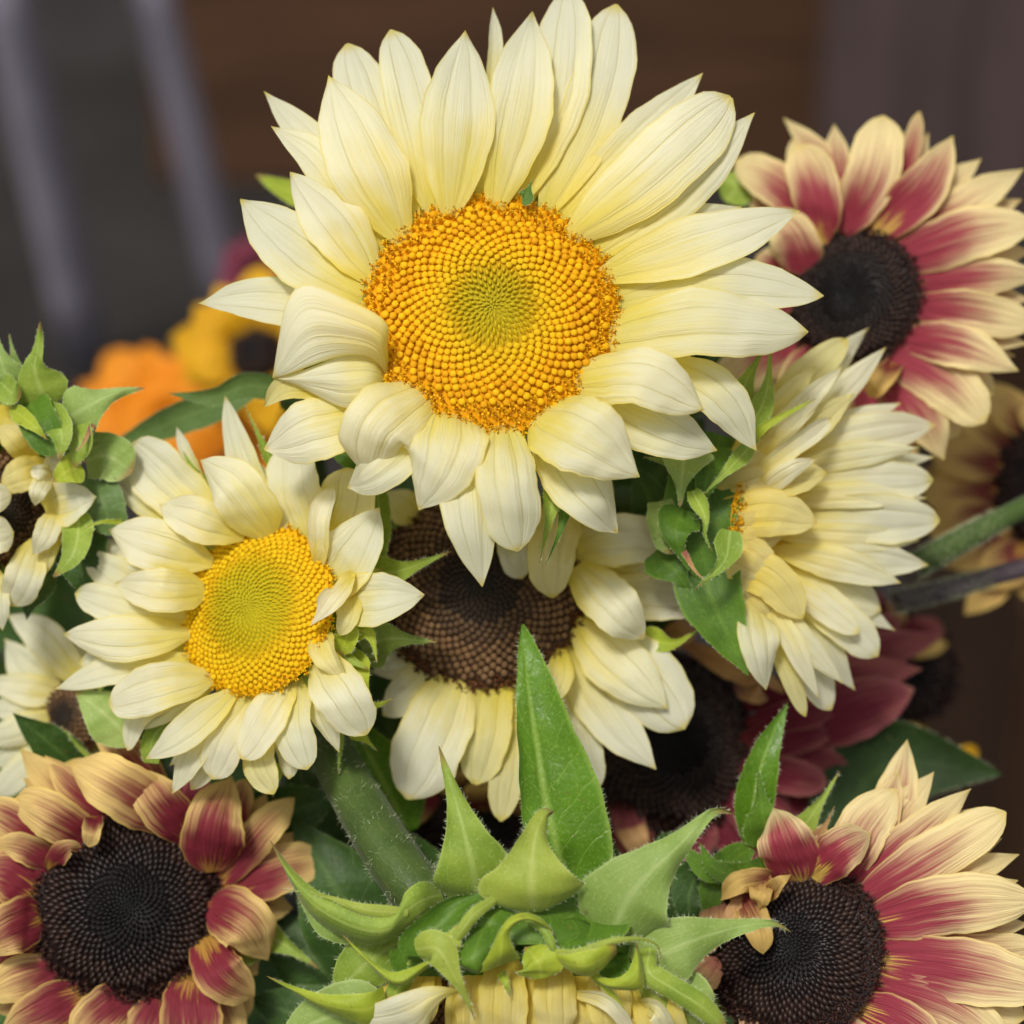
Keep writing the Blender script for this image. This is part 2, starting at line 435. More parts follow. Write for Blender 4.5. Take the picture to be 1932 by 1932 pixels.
M['bractM'] = green_mat('bract_olive_green', (.32, .38, .055), (.46, .50, .14), (.26, .33, .04), (.30, .15, .05))
M['bractL'] = green_mat('bract_pale_green', (.30, .40, .11), (.47, .55, .22), (.22, .32, .065), (.26, .14, .05))
M['bractD'] = green_mat('bract_deep_green', (.095, .19, .014), (.20, .31, .04), (.060, .13, .010), None, .12, .25)
M['bractY'] = green_mat('bract_yellow_green', (.36, .42, .032), (.52, .55, .09), (.27, .35, .026), (.34, .20, .05))
M['leaf'] = green_mat('leaf_green', (.105, .225, .012), (.30, .42, .08), (.075, .17, .008), None, .18, .6, True, .32)
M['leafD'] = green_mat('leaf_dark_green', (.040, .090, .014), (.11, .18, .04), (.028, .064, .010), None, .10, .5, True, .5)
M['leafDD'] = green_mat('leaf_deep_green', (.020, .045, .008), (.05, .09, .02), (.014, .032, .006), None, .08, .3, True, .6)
M['leafG'] = green_mat('leaf_grey_green', (.12, .19, .055), (.21, .29, .10), (.085, .145, .035), None, .12, .3, True)
M['stem'] = green_mat('stem_green', (.065, .105, .022), (.14, .18, .06), (.042, .075, .015), None, .0, 0)
M['stemP'] = green_mat('stem_purple_grey', (.07, .05, .06), (.18, .15, .17), (.04, .03, .035), None, .0, 0)
M['hair'] = plain_mat('plant_hair', (.50, .56, .32), (.60, .64, .44), 10, .6, 0)
M['floret'] = col_mat('gold_floret', .75, .15, 0, .15)
M['fdark'] = col_mat('dark_floret', .40, .28, .0)
M['fbrown'] = col_mat('brown_floret', .6, .25)

# ------------------------------------------------------------------ florets and discs
def lathe(pr, seg, shear=0.0, col=(1, 1, 1), tipcol=None, jit=0.0, seed=0):
    r = np.random.RandomState(seed); V, F, Cc = [], [], []
    for i, (ra, z) in enumerate(pr):
        c = tipcol if (tipcol is not None and i >= len(pr) - 2) else col
        if ra == 0:
            V.append((shear * z, 0, z)); Cc.append((*c, 1))
        else:
            for k in range(seg):
                t = 2 * math.pi * k / seg
                q = 1 + jit * r.uniform(-1, 1)
                V.append((ra * q * math.cos(t) + shear * z, ra * q * math.sin(t), z)); Cc.append((*c, 1))
    st = 0
    for i in range(len(pr) - 1):
        a, b = pr[i][0], pr[i + 1][0]
        for k in range(seg):
            k2 = (k + 1) % seg
            if b == 0: F.append((st + k, st + k2, st + seg))
            else: F.append((st + k, st + k2, st + seg + k2, st + seg + k))
        st += seg
    return np.array(V, float), F, np.array(Cc, float)

def open_floret(col, lobe, anther, seed=0):
    """an opened disc floret: short tube, five bent lobes, curled stigma"""
    r = np.random.RandomState(seed)
    V, F, Cc = lathe([(.20, 0), (.24, .5), (.30, .8)], 5, 0, col)
    V = V.tolist(); Cc = Cc.tolist()
    for k in range(5):
        t = 2 * math.pi * (k + r.uniform(-.15, .15)) / 5; L = r.uniform(.75, 1.15)
        d = np.array((math.cos(t), math.sin(t), 0)); s_ = np.array((-math.sin(t), math.cos(t), 0))
        b0 = len(V)
        V += [(d * .28 - s_ * .17 + (0, 0, .75)).tolist(), (d * .28 + s_ * .17 + (0, 0, .75)).tolist(),
              (d * .5 * L + s_ * .13 + (0, 0, 1.0)).tolist(), (d * .5 * L - s_ * .13 + (0, 0, 1.0)).tolist(),
              (d * .62 * L + (0, 0, 1.0 + .25 * r.uniform(-.6, 1))).tolist()]
        Cc += [(*lobe, 1)] * 5
        F += [(b0, b0 + 1, b0 + 2, b0 + 3), (b0 + 3, b0 + 2, b0 + 4)]
    # anther column with two curled arms
    for sgn in (-1, 1):
        t = r.uniform(0, 6.28); d = np.array((math.cos(t), math.sin(t), 0)) * sgn
        pts = [np.array((0, 0, .4)), np.array((0, 0, 1.15)) + d * .05, np.array((0, 0, 1.35)) + d * .28, np.array((0, 0, 1.2)) + d * .42]
        w = .085; b0 = len(V); s_ = unit(np.cross(d, (0, 0, 1.))) * w; s2 = np.array((d[0], d[1], .3)) * w
        for p_ in pts:
            V += [(p_ - s_).tolist(), (p_ + s_).tolist(), (p_ + s2).tolist()]; Cc += [(*anther, 1)] * 3
        for i in range(3):
            for k in range(3):
                a_, c_ = b0 + i * 3 + k, b0 + i * 3 + (k + 1) % 3
                F.append((a_, c_, c_ + 3, a_ + 3))
    return np.array(V, float), F, np.array(Cc, float)

BUD = [(.30, 0), (.47, .35), (.47, .62), (.30, .84), (0, .76)]
PNT = [(.30, 0), (.36, .4), (.22, .85), (0, 1.2)]
SCL = [(.46, 0), (.54, .30), (.38, .68), (0, .98)]
def mk(style):
    t = {}
    if style in ('gold', 'lemon'):
        o = .0 if style == 'gold' else .07
        t['open'] = [open_floret((.80, .42 + o, .006), (.86, .50 + o, .010), c, i) for i, c in enumerate([(.80, .43, .01), (.60, .26, .01), (.84, .48, .01)])]
        t['bud'] = [lathe(BUD, 6, 0, c, None, .08, i) for i, c in enumerate([(.80, .42 + o, .006), (.74, .36 + o, .006), (.84, .48 + o, .008)])]
        t['mid'] = [lathe(BUD, 6, -.1, (.78, .42 + o, .008), None, .08, i) for i in range(2)]
        t['in'] = [lathe(PNT, 6, -.30, (.52, .41 + o, .012), None, .05, i) for i in range(2)]
        t['eye'] = [lathe(PNT, 6, -.40, (1, 1, 1), None, .05, 1)]
    elif style == 'dark':
        t['open'] = [open_floret((.028, .010, .008), (.040, .013, .010), (.09, .045, .03), i) for i in range(3)]
        t['bud'] = [lathe(SCL, 5, -.25, c, None, .08, i) for i, c in enumerate([(.024, .0125, .0095), (.018, .009, .007), (.030, .015, .011)])]
        t['mid'] = [lathe(SCL, 5, -.35, c, None, .05, i) for i, c in enumerate([(.013, .0075, .0065), (.010, .006, .0055)])]
        t['in'] = [lathe(PNT, 5, -.5, (.0075, .0055, .0055), None, .05, 1)]
        t['eye'] = [lathe(PNT, 5, -.5, (.005, .005, .005), None, .05, 1)]
    else:
        t['open'] = [open_floret((.16, .065, .018), (.20, .07, .015), (.012, .006, .005), i) for i in range(3)]
        t['bud'] = [lathe(BUD, 6, 0, c, None, .10, i) for i, c in enumerate([(.15, .082, .034), (.12, .064, .027), (.17, .095, .042)])]
        t['mid'] = [lathe(BUD, 6, -.15, c, None, .08, i) for i, c in enumerate([(.085, .047, .021), (.070, .038, .017)])]
        t['in'] = [lathe(SCL, 5, -.35, (.026, .016, .009), None, .05, 1)]
        t['eye'] = [lathe(SCL, 5, -.4, (.016, .012, .008), None, .05, 1)]
    return t
STY = {k: mk(k) for k in ('gold', 'lemon', 'dark', 'brown')}
SMAT = {'gold': 'floret', 'lemon': 'floret', 'dark': 'fdark', 'brown': 'fbrown'}
SBASE = {'gold': ((.78, .36, .004), (.42, .33, .008)), 'lemon': ((.78, .44, .005), (.42, .36, .008)),
         'dark': ((.012, .006, .005), (.006, .005, .005)), 'brown': ((.050, .022, .009), (.010, .007, .004))}
TMESH = {}
def tmesh(style, zone, i):
    k = (style, zone, i)
    if k not in TMESH:
        V, F, Cc = STY[style][zone][i]
        me = bpy.data.meshes.new('floret'); me.from_pydata(V.tolist(), [], [list(f) for f in F])
        a = me.attributes.new('Col', 'FLOAT_COLOR', 'POINT'); a.data.foreach_set('color', np.asarray(Cc, dtype=np.float32).ravel())
        me.materials.append(M[SMAT[style]]); me.polygons.foreach_set('use_smooth', np.ones(len(me.polygons), dtype=bool)); me.update()
        TMESH[k] = me
    return TMESH[k]

def disc(rt, cx, cy, z0, n, R, h, N, style, singles=0, green=.42, openq=.86, pw=.60, seed=1, dimple=0.0):
    r_ = random.Random(seed)
    c = P(cx, cy, z0); n = unit(np.array(n, float)); Rm = R * S * (D - z0 * .001) / D; hm = h * .001
    e1 = unit(np.cross((0, 1, 0), n)); e2 = np.cross(n, e1)
    def surf(q): return hm * (1 - q ** 2.4) - dimple * .001 * math.exp(-(q / .28) ** 2)
    # the dome under the florets
    seg, rings = 48, 14; V = [c + n * (surf(0) - .0002)]; Cc = []; F = []
    oc, ic = SBASE[style]
    def bc(q):
        t = min(1, max(0, (q - green * .75) / .25)); return tuple(ic[k] * (1 - t) + oc[k] * t for k in range(3)) + (1,)
    Cc.append(bc(0))
    for i in range(1, rings + 1):
        q = i / rings
        for k in range(seg):
            t = 2 * math.pi * k / seg
            V.append(c + (e1 * math.cos(t) + e2 * math.sin(t)) * Rm * q + n * (surf(q) - .0002)); Cc.append(bc(q))
    for k in range(seg): F.append((0, 1 + k, 1 + (k + 1) % seg))
    for i in range(rings - 1):
        a = 1 + i * seg
        for k in range(seg): F.append((a + k, a + seg + k, a + seg + (k + 1) % seg, a + (k + 1) % seg))
    do = sub(rt, mesh_obj('disc', np.array(V), F, M[SMAT[style]], rt, col=Cc))
    BV, BF, BC = [], [], []; nb = 0
    GA = math.pi * (3 - math.sqrt(5))
    for i in range(N):
        q = ((i + .5) / N) ** pw; t = i * GA
        sp = math.sqrt(pw * 2 * math.pi * Rm * Rm / N * q ** (2 - 1 / pw))
        jit = 1 + r_.uniform(-.005, .005); t += r_.uniform(-.004, .004) / max(q, .15)
        rad = e1 * math.cos(t) + e2 * math.sin(t)
        dq = .01; slope = (surf(min(q + dq, 1)) - surf(max(q - dq, 0))) / ((min(q + dq, 1) - max(q - dq, 0)) * Rm)
        nn = unit(n - rad * slope)
        wob = r_.uniform(-.02, .02)
        g = q / green
        if q > openq + wob: zone = 'open' if (r_.random() < .85 or q > .93) else 'bud'
        elif g > (1.75 if style == 'gold' else 1.45) + wob: zone = 'bud'
        elif g > 1.0 + wob * 2: zone = 'mid'
        elif g > .42: zone = 'in'
        else: zone = 'eye'
        lst = STY[style][zone]; ti = r_.randrange(len(lst))
        size = sp * {'open': .98, 'bud': 1.17, 'mid': 1.17, 'in': 1.12, 'eye': 1.10}[zone] * (1.12 if style == 'dark' else 1.0) * r_.uniform(.90, 1.08)
        zst = {'open': r_.uniform(.85, 1.15), 'bud': r_.uniform(.8, 1.25), 'mid': r_.uniform(.75, 1.05), 'in': .9, 'eye': .8}[zone]
        ax = unit(rad - nn * np.dot(rad, nn)); ay = np.cross(nn, ax); fx = fy = 1.0
        if zone in ('in', 'eye') or style == 'dark' and zone != 'open': fx, fy = 1.45, .84
        if zone == 'open':     # turn and lean outward a little
            a_ = r_.uniform(0, 6.28); lean = .35 * max(0, (q - .85) / .15) + r_.uniform(-.15, .2)
            nn = unit(nn + ax * lean); ax = unit(ax - nn * np.dot(ax, nn)); ay = np.cross(nn, ax)
            ax, ay = ax * math.cos(a_) + ay * math.sin(a_), ay * math.cos(a_) - ax * math.sin(a_)
        pos = c + rad * Rm * q * jit + n * (surf(q) - .0006)
        B = np.stack([ax * size * fx, ay * size * fy, nn * size * zst], 1)
        if i >= N - singles:
            o = bpy.data.objects.new('floret', tmesh(style, zone, ti)); COL.objects.link(o); o.parent = do
            W3 = M3 @ B; loc = Wd(pos) - np.array(rt['_loc'])
            mw = np.eye(4); mw[:3, :3] = W3; mw[:3, 3] = loc; o.matrix_local = Matrix(mw.tolist())
        else:
            V, F, Cc = lst[ti]
            if style in ('gold', 'lemon') and zone in ('mid', 'in', 'eye'):
                lo = .0 if style == 'gold' else .02; gg = g + r_.uniform(-.06, .06)
                cc_ = [np.interp(gg, (0, .5, 1.0, 1.4, 1.8), k) for k in ((.48, .58, .72, .80, .84), (.40 + lo, .44 + lo, .47 + lo, .48 + lo, .46 + lo), (.018, .012, .009, .008, .007))]
                Cc = np.tile(np.array([*cc_, 1.0]), (len(V), 1))
            BV.append(V @ B.T + pos); BC.append(Cc); BF += [tuple(x + nb for x in f) for f in F]; nb += len(V)
    if BV:
        so_ = mesh_obj('floret_mass', np.vstack(BV), BF, M[SMAT[style]], do, col=np.vstack(BC)); so_['kind'] = 'stuff'
    return do

# ------------------------------------------------------------------ a whole flower
DOWN = np.array((0, -.866, -.5))
def pic(world):
    return M3.T @ (np.array(world) - MT)
BUCKET = (0.0, 0.10); stem_k = [0]

def add(rt, name, g, mat, label=None):
    V, F, UV, MI = g
    mats = [M[mat], M['hair']] if (len(MI) and MI.max() > 0) else [M[mat]]
    o = mesh_obj(name, V, F, mats, rt, uv=UV, mi=MI)
    if label: o['label'] = label
    return o

def stem(rt, start, n, rad=.0042, mat='stem', via=(), hair=0.0, foot=None):
    own = foot
    stem_k[0] += 1; a = stem_k[0] * 2.4; rr = .018 + .05 * ((stem_k[0] * .37) % 1)
    mouth = pic((BUCKET[0] + rr * math.cos(a), BUCKET[1] + rr * math.sin(a), .29))
    foot = pic((BUCKET[0] + rr * .7 * math.cos(a + .5), BUCKET[1] + rr * .7 * math.sin(a + .5), .012))
    s0 = np.array(start)
    if own is not None: pts = [s0] + [P(*v) for v in via] + [own + np.array((0, .1, .06)), own]
    elif len(via): pts = [s0] + [P(*v) for v in via] + [mouth, foot]
    else: pts = [s0, s0 - unit(np.array(n, float)) * .028 + DOWN * .010, s0 - unit(np.array(n, float)) * .035 + DOWN * .06, mouth, foot]
    add(rt, 'stem', tube(pts, [rad * 1.5, rad * 1.1] + [rad] * 6, 12, 64, hair, stem_k[0]), mat)

def petals(rt, c, z0, n, lst, mat, sf=.75, cone=0.0, groove=.075, name='petal', ext=14, seed=0):
    n = unit(np.array(n, float)); sx, sy = -n[0] / n[2] * sf, -n[1] / n[2] * sf
    Nn = unit(np.array((-sx, -sy, 1.0)))
    def zp(x, y):
        dx, dy = (x - c[0]) * S * 1000, (c[1] - y) * S * 1000
        return z0 + sx * dx + sy * dy + cone * math.hypot(dx, dy)
    for i, p in enumerate(lst):
        tx, ty, bx, by, w = p[:5]; L = p[5] if len(p) > 5 else 0.0; o = p[6] if len(p) > 6 else {}
        sd_ = seed * 1000 + i * 17 + int(tx * 3 + ty)
        q = random.Random(sd_)
        ln = math.hypot(bx - tx, by - ty) + 1e-6
        e = o.get('ext', ext); bx2, by2 = bx + (bx - tx) / ln * e, by + (by - ty) / ln * e
        a = o.get('a', q.uniform(1.2, 3.2)); tz = o.get('tz', q.uniform(-2.0, 1.0))
        px, py = -(ty - by) / ln, (tx - bx) / ln
        if 'm' in o: mx, my = o['m']
        else:
            bd = o.get('b', q.uniform(-.035, .035)) * ln
            mx, my = (bx + tx) / 2 + px * bd, (by + ty) / 2 + py * bd
        pts = [(bx2, by2, zp(bx, by) + L * .5 - 1.5 + o.get('bz', 0)), (mx, my, zp(mx, my) + L + a), (tx, ty, zp(tx, ty) + L + tz)]
        g = blade(pts, w, o.get('s', q.choice(['petal', 'petal', 'petal', 'round'])), 26, 17, Nn, o.get('cup', q.uniform(-.40, .22)),
                  o.get('tw', q.uniform(-14, 14)), o.get('tw0', 0), o.get('g', groove), o.get('wave', .13), sd_)
        add(rt, o.get('name', name), g, o.get('mat', mat))

def fill(c, lst, L=-5, k=.93, wk=.9, gap=46, mats=('bi', 'bi2')):
    q = [p for p in lst if (len(p) < 7 or 'mat' not in p[6] or p[6]['mat'] in mats) and p[4] > 45]
    q.sort(key=lambda p: math.atan2((p[1] + p[3]) / 2 - c[1], (p[0] + p[2]) / 2 - c[0])); out = []
    for a, b in zip(q, q[1:] + q[:1]):
        t0, t1 = [math.atan2(p[3] - c[1], p[2] - c[0]) for p in (a, b)]
        d = (t1 - t0 + math.pi * 3) % (2 * math.pi) - math.pi
        if 0 < d < math.radians(gap):
            tx, ty = (a[0] + b[0]) / 2, (a[1] + b[1]) / 2; bx, by = (a[2] + b[2]) / 2, (a[3] + b[3]) / 2
            out.append((bx + (tx - bx) * k, by + (ty - by) * k, bx, by, (a[4] + b[4]) / 2 * wk, L, {}))
    return lst + out

def calyx(rt, c, z0, n, R, count=13, mat='bract', k0=.92, k1=1.5, back=(-3, -9), seed=0, wid=.5):
    r_ = random.Random(seed); n = unit(np.array(n, float)); cc = P(c[0], c[1], z0); Rm = R * S
    e1 = unit(np.cross((0, 1, 0), n)); e2 = np.cross(n, e1)
    # receptacle: the green cup behind the disc
    seg, prf = 28, [(1.0, -.8), (1.03, -3), (.95, -7), (.75, -12), (.45, -16), (.18, -19), (0.02, -20)]
    V, F = [], []
    for ra, z in prf:
        for k in range(seg):
            t = 2 * math.pi * k / seg; V.append(cc + (e1 * math.cos(t) + e2 * math.sin(t)) * Rm * ra + n * z * .001)
    for i in range(len(prf) - 1):
        for k in range(seg): F.append((i * seg + k, (i + 1) * seg + k, (i + 1) * seg + (k + 1) % seg, i * seg + (k + 1) % seg))
    UV = [(.5 + .5 * math.cos(6.28 * k / seg), i / len(prf)) for i in range(len(prf)) for k in range(seg)]
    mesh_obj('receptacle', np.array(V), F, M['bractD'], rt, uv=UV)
    def tp(p):                       # picture frame metres -> (px, py, z mm)
        z = p[2] * 1000; k = (D - p[2]) / D
        return (p[0] / S / k + 966, 966 - p[1] / S / k, z)
    for i in range(count):
        t = 2 * math.pi * (i + r_.uniform(-.2, .2)) / count; d = e1 * math.cos(t) + e2 * math.sin(t)
        k = k1 * r_.uniform(.88, 1.1)
        pts = [tp(cc + d * Rm * k0 + n * .001 * back[0]), tp(cc + d * Rm * (k0 + k) / 2 + n * .001 * (back[0] + back[1]) * .42), tp(cc + d * Rm * k + n * .001 * back[1])]
        add(rt, 'bract', blade(pts, R * wid * r_.uniform(.85, 1.15), 'bract', 16, 7, n, .4, 0, 0, 0, .1, seed * 31 + i), mat)
    return cc - n * .018

def blades(rt, lst, name='bract', hair=0.0, seed=0):
    """explicit sheets: (pts, width, shape, material, options)"""
    for i, p in enumerate(lst):
        pts, w, sh, mat = p[:4]; o = p[4] if len(p) > 4 else {}
        g = blade(pts, w, sh, o.get('nv', 26), o.get('nu', 11), o.get('N', (0, 0, 1)), o.get('cup', .3), o.get('tw', 0), o.get('tw0', 0),
                  o.get('g', 0), o.get('wave', .12), seed * 977 + i * 13 + 5, o.get('hair', hair), gu=o.get('gu', (-.36, .36)), skew=o.get('skew', 0))
        add(rt, o.get('name', name), g, mat)

# ------------------------------------------------------------------ the place behind
M['ground'] = plain_mat('dark_floor', (.011, .009, .007), (.024, .021, .020), 4, .8, .4, .004)
M['brownwood'] = plain_mat('brown_board', (.042, .020, .010), (.082, .038, .018), 3, .65, .4, .002, .25, (1, 1, 9))
M['lav'] = plain_mat('lavender_grey_board', (.058, .044, .058), (.120, .094, .128), 3, .7, .4, .002, .25, (7, 1, 1))
M['greymetal'] = plain_mat('grey_metal', (.24, .22, .275), (.32, .295, .36), 12, .5, .2, .001, .5)
M['black'] = plain_mat('black_plastic', (.012, .012, .012), (.020, .019, .018), 9, .5, .2, .001, .4)
M['lavb'] = plain_mat('brown_grey_board', (.040, .026, .022), (.075, .050, .050), 3, .7, .4, .002, .25, (7, 1, 1))
M['brownbox'] = plain_mat('brown_card', (.028, .013, .006), (.044, .021, .010), 6, .8, .2, .001, .2)
M['darkwood'] = plain_mat('dark_board', (.018, .012, .008), (.034, .022, .015), 6, .7, .4, .002, .25, (1, 1, 9))

def boxv(sx, sy, sz, bev=.004):
    import bmesh
    bm = bmesh.new(); bmesh.ops.create_cube(bm, size=1.0)
    for v in bm.verts: v.co = Vector((v.co.x * sx, v.co.y * sy, v.co.z * sz))
    bmesh.ops.bevel(bm, geom=bm.edges[:], offset=bev, segments=2, affect='EDGES', profile=.6)
    me = bpy.data.meshes.new('m'); bm.to_mesh(me); bm.free(); return me
def box(name, loc, size, mat, parent=None, rot=(0, 0, 0), bev=.004):
    me = boxv(*size, bev); me.name = name; me.materials.append(M[mat])
    o = bpy.data.objects.new(name, me); COL.objects.link(o); o.location = loc; o.rotation_euler = rot
    if parent is not None: o.parent = parent
    return o
def empty(name, loc, label, cat, group=None):
    o = bpy.data.objects.new(name, None); COL.objects.link(o); o.location = loc; o['_loc'] = list(loc); return tag(o, label, cat, group)

me = bpy.data.meshes.new('ground'); me.from_pydata([(-12, -6, 0), (12, -6, 0), (12, 24, 0), (-12, 24, 0)], [], [(0, 1, 2, 3)]); me.materials.append(M['ground'])
g_ = bpy.data.objects.new('ground', me); COL.objects.link(g_); g_['kind'] = 'structure'

def at_ground(x, y, h=0.0):
    """world point where the sight line through a pixel meets height h"""
    o_ = MT + M3 @ np.array((0, 0, D)); d = M3 @ (P(x, y, 0) - np.array((0, 0, D)))
    t = (h - o_[2]) / d[2]; return o_ + d * t
def at_y(x, y, Y):
    o_ = MT + M3 @ np.array((0, 0, D)); d = M3 @ (P(x, y, 0) - np.array((0, 0, D)))
    t = (Y - o_[1]) / d[1]; return o_ + d * t

# brown crate behind the big flower, planks one by one
YB = 1.55
a = at_y(300, 400, YB); b = at_y(1600, 400, YB)
cr = empty('wooden_crate', ((a[0] + b[0]) / 2, YB + .2, 0), 'brown wooden crate standing out of focus behind the big cream sunflower', 'crate')
wc = b[0] - a[0]
for i in range(5):
    box('plank', (0, -.2, .062 + i * .12), (wc, .02, .1195), 'brownwood', cr)
for s_ in (-1, 1):
    box('post', (s_ * (wc / 2 - .03), -.175, .31), (.05, .03, .62), 'darkwood', cr)
    for i in range(5): box('plank', (s_ * (wc / 2 - .012), .02, .062 + i * .12), (.02, .39, .1195), 'brownwood', cr)
# lavender-grey boards at the right
YR = 1.45
a = at_y(1535, 300, YR)
pl = empty('board_screen', (a[0] + .3, YR + .1, 0), 'lavender grey board screen out of focus behind the maroon and yellow sunflower', 'screen')
for i in range(9):
    box('board', (-.3 + .062 + i * .122, -.1 + .006 * (i % 2), .35), (.1215, .02, .70), 'lav' if i > 1 else 'lavb', pl)
box('rail', (.24, -.065, .5), (1.1, .02, .05), 'darkwood', pl)
# grey metal rack: leaning bars
rk = empty('metal_rack', tuple(at_ground(200, 720)), 'grey metal rack with leaning bars out of focus behind the orange flowers', 'rack')
def bar(p0, p1, r, parent, name):
    V, F, UV, MI = tube([np.array(p0), (np.array(p0) + np.array(p1)) / 2, np.array(p1)], [r, r], 12, 6)
    me = bpy.data.meshes.new(name); me.from_pydata((V - np.array(parent['_loc'])).tolist(), [], [list(map(int, f)) for f in F]); me.materials.append(M['greymetal'])
    me.polygons.foreach_set('use_smooth', np.ones(len(me.polygons), dtype=bool))
    o = bpy.data.objects.new(name, me); COL.objects.link(o); o.parent = parent; return o
p0, p1 = at_ground(165, 690), at_y(0, -40, 1.05)
bar(p0, p0 + (p1 - p0) * 1.15, .016, rk, 'bar')
q0, q1 = at_ground(450, 640), at_y(280, -40, 1.12)
bar(q0, q0 + (q1 - q0) * 1.15, .014, rk, 'bar')
bar(p0 + (p1 - p0) * 1.13, q0 + (q1 - q0) * 1.13, .012, rk, 'rail')
# cardboard box corner at the right
a = at_y(1880, 1250, .42)
bx_ = empty('cardboard_box', (a[0] + .2, .60, 0), 'dark brown cardboard box beside the bouquet under the two bare stems', 'box')
hb = 0.24
box('side_panel', (0, -.16, hb / 2), (.36, .006, hb), 'brownbox', bx_, (0, 0, 0))
box('side_panel', (-.18, 0, hb / 2), (.006, .31, hb), 'brownbox', bx_)
box('side_panel', (.18, 0, hb / 2), (.006, .31, hb), 'brownbox', bx_)
box('side_panel', (0, .16, hb / 2), (.36, .006, hb), 'brownbox', bx_)
# bucket holding the stems
bk = empty('flower_bucket', (BUCKET[0], BUCKET[1], 0), 'black plastic bucket holding the sunflower stems', 'bucket')
def lathe_obj(name, prf, mat, parent, seg=40):
    V = []; F = []
    for ra, z in prf:
        for k in range(seg): V.append((ra * math.cos(6.28318 * k / seg), ra * math.sin(6.28318 * k / seg), z))
    for i in range(len(prf) - 1):
        for k in range(seg): F.append((i * seg + k, i * seg + (k + 1) % seg, (i + 1) * seg + (k + 1) % seg, (i + 1) * seg + k))
    me = bpy.data.meshes.new(name); me.from_pydata(V, [], F); me.materials.append(M[mat])
    me.polygons.foreach_set('use_smooth', np.ones(len(me.polygons), dtype=bool))
    o = bpy.data.objects.new(name, me); COL.objects.link(o); o.parent = parent; return o
lathe_obj('wall', [(.001, .004), (.085, .004), (.088, .006), (.108, .285), (.104, .285), (.084, .010), (.001, .010)], 'black', bk)
lathe_obj('rim', [(.1085, .270), (.114, .274), (.114, .290), (.106, .292), (.1045, .286)], 'black', bk)

# ------------------------------------------------------------------ the bouquet
GRP = None
def flower(c, z0, n, R, label, plist, mat, style, N, h=5, singles=0, green=.42, openq=.86, dimple=0, sf=.75, cone=0.0, seed=1,
           cal=True, calmat='bract', st=True, dc=None, ck=1.5, **kw):
    rt = root('sunflower', P(c[0], c[1], z0), label, 'sunflower', 'sunflowers in the bouquet')
    d = dc or c
    if cal: b = calyx(rt, d, z0 - 2, n, R * .96, 13, calmat, .9, ck, (-3, -8), seed)
    else: b = P(d[0], d[1], z0 - 20)
    if st: stem(rt, b, n, via=kw.pop('via', ()), foot=kw.pop('foot', None))
    if N: disc(rt, d[0], d[1], z0, n, R, h, N, style, singles, green, openq, .60, seed, dimple)
    if kw.pop('dense', False): plist = fill(c, plist)
    petals(rt, c, z0, n, plist, mat, sf, cone, seed=seed, **kw)
    return rt

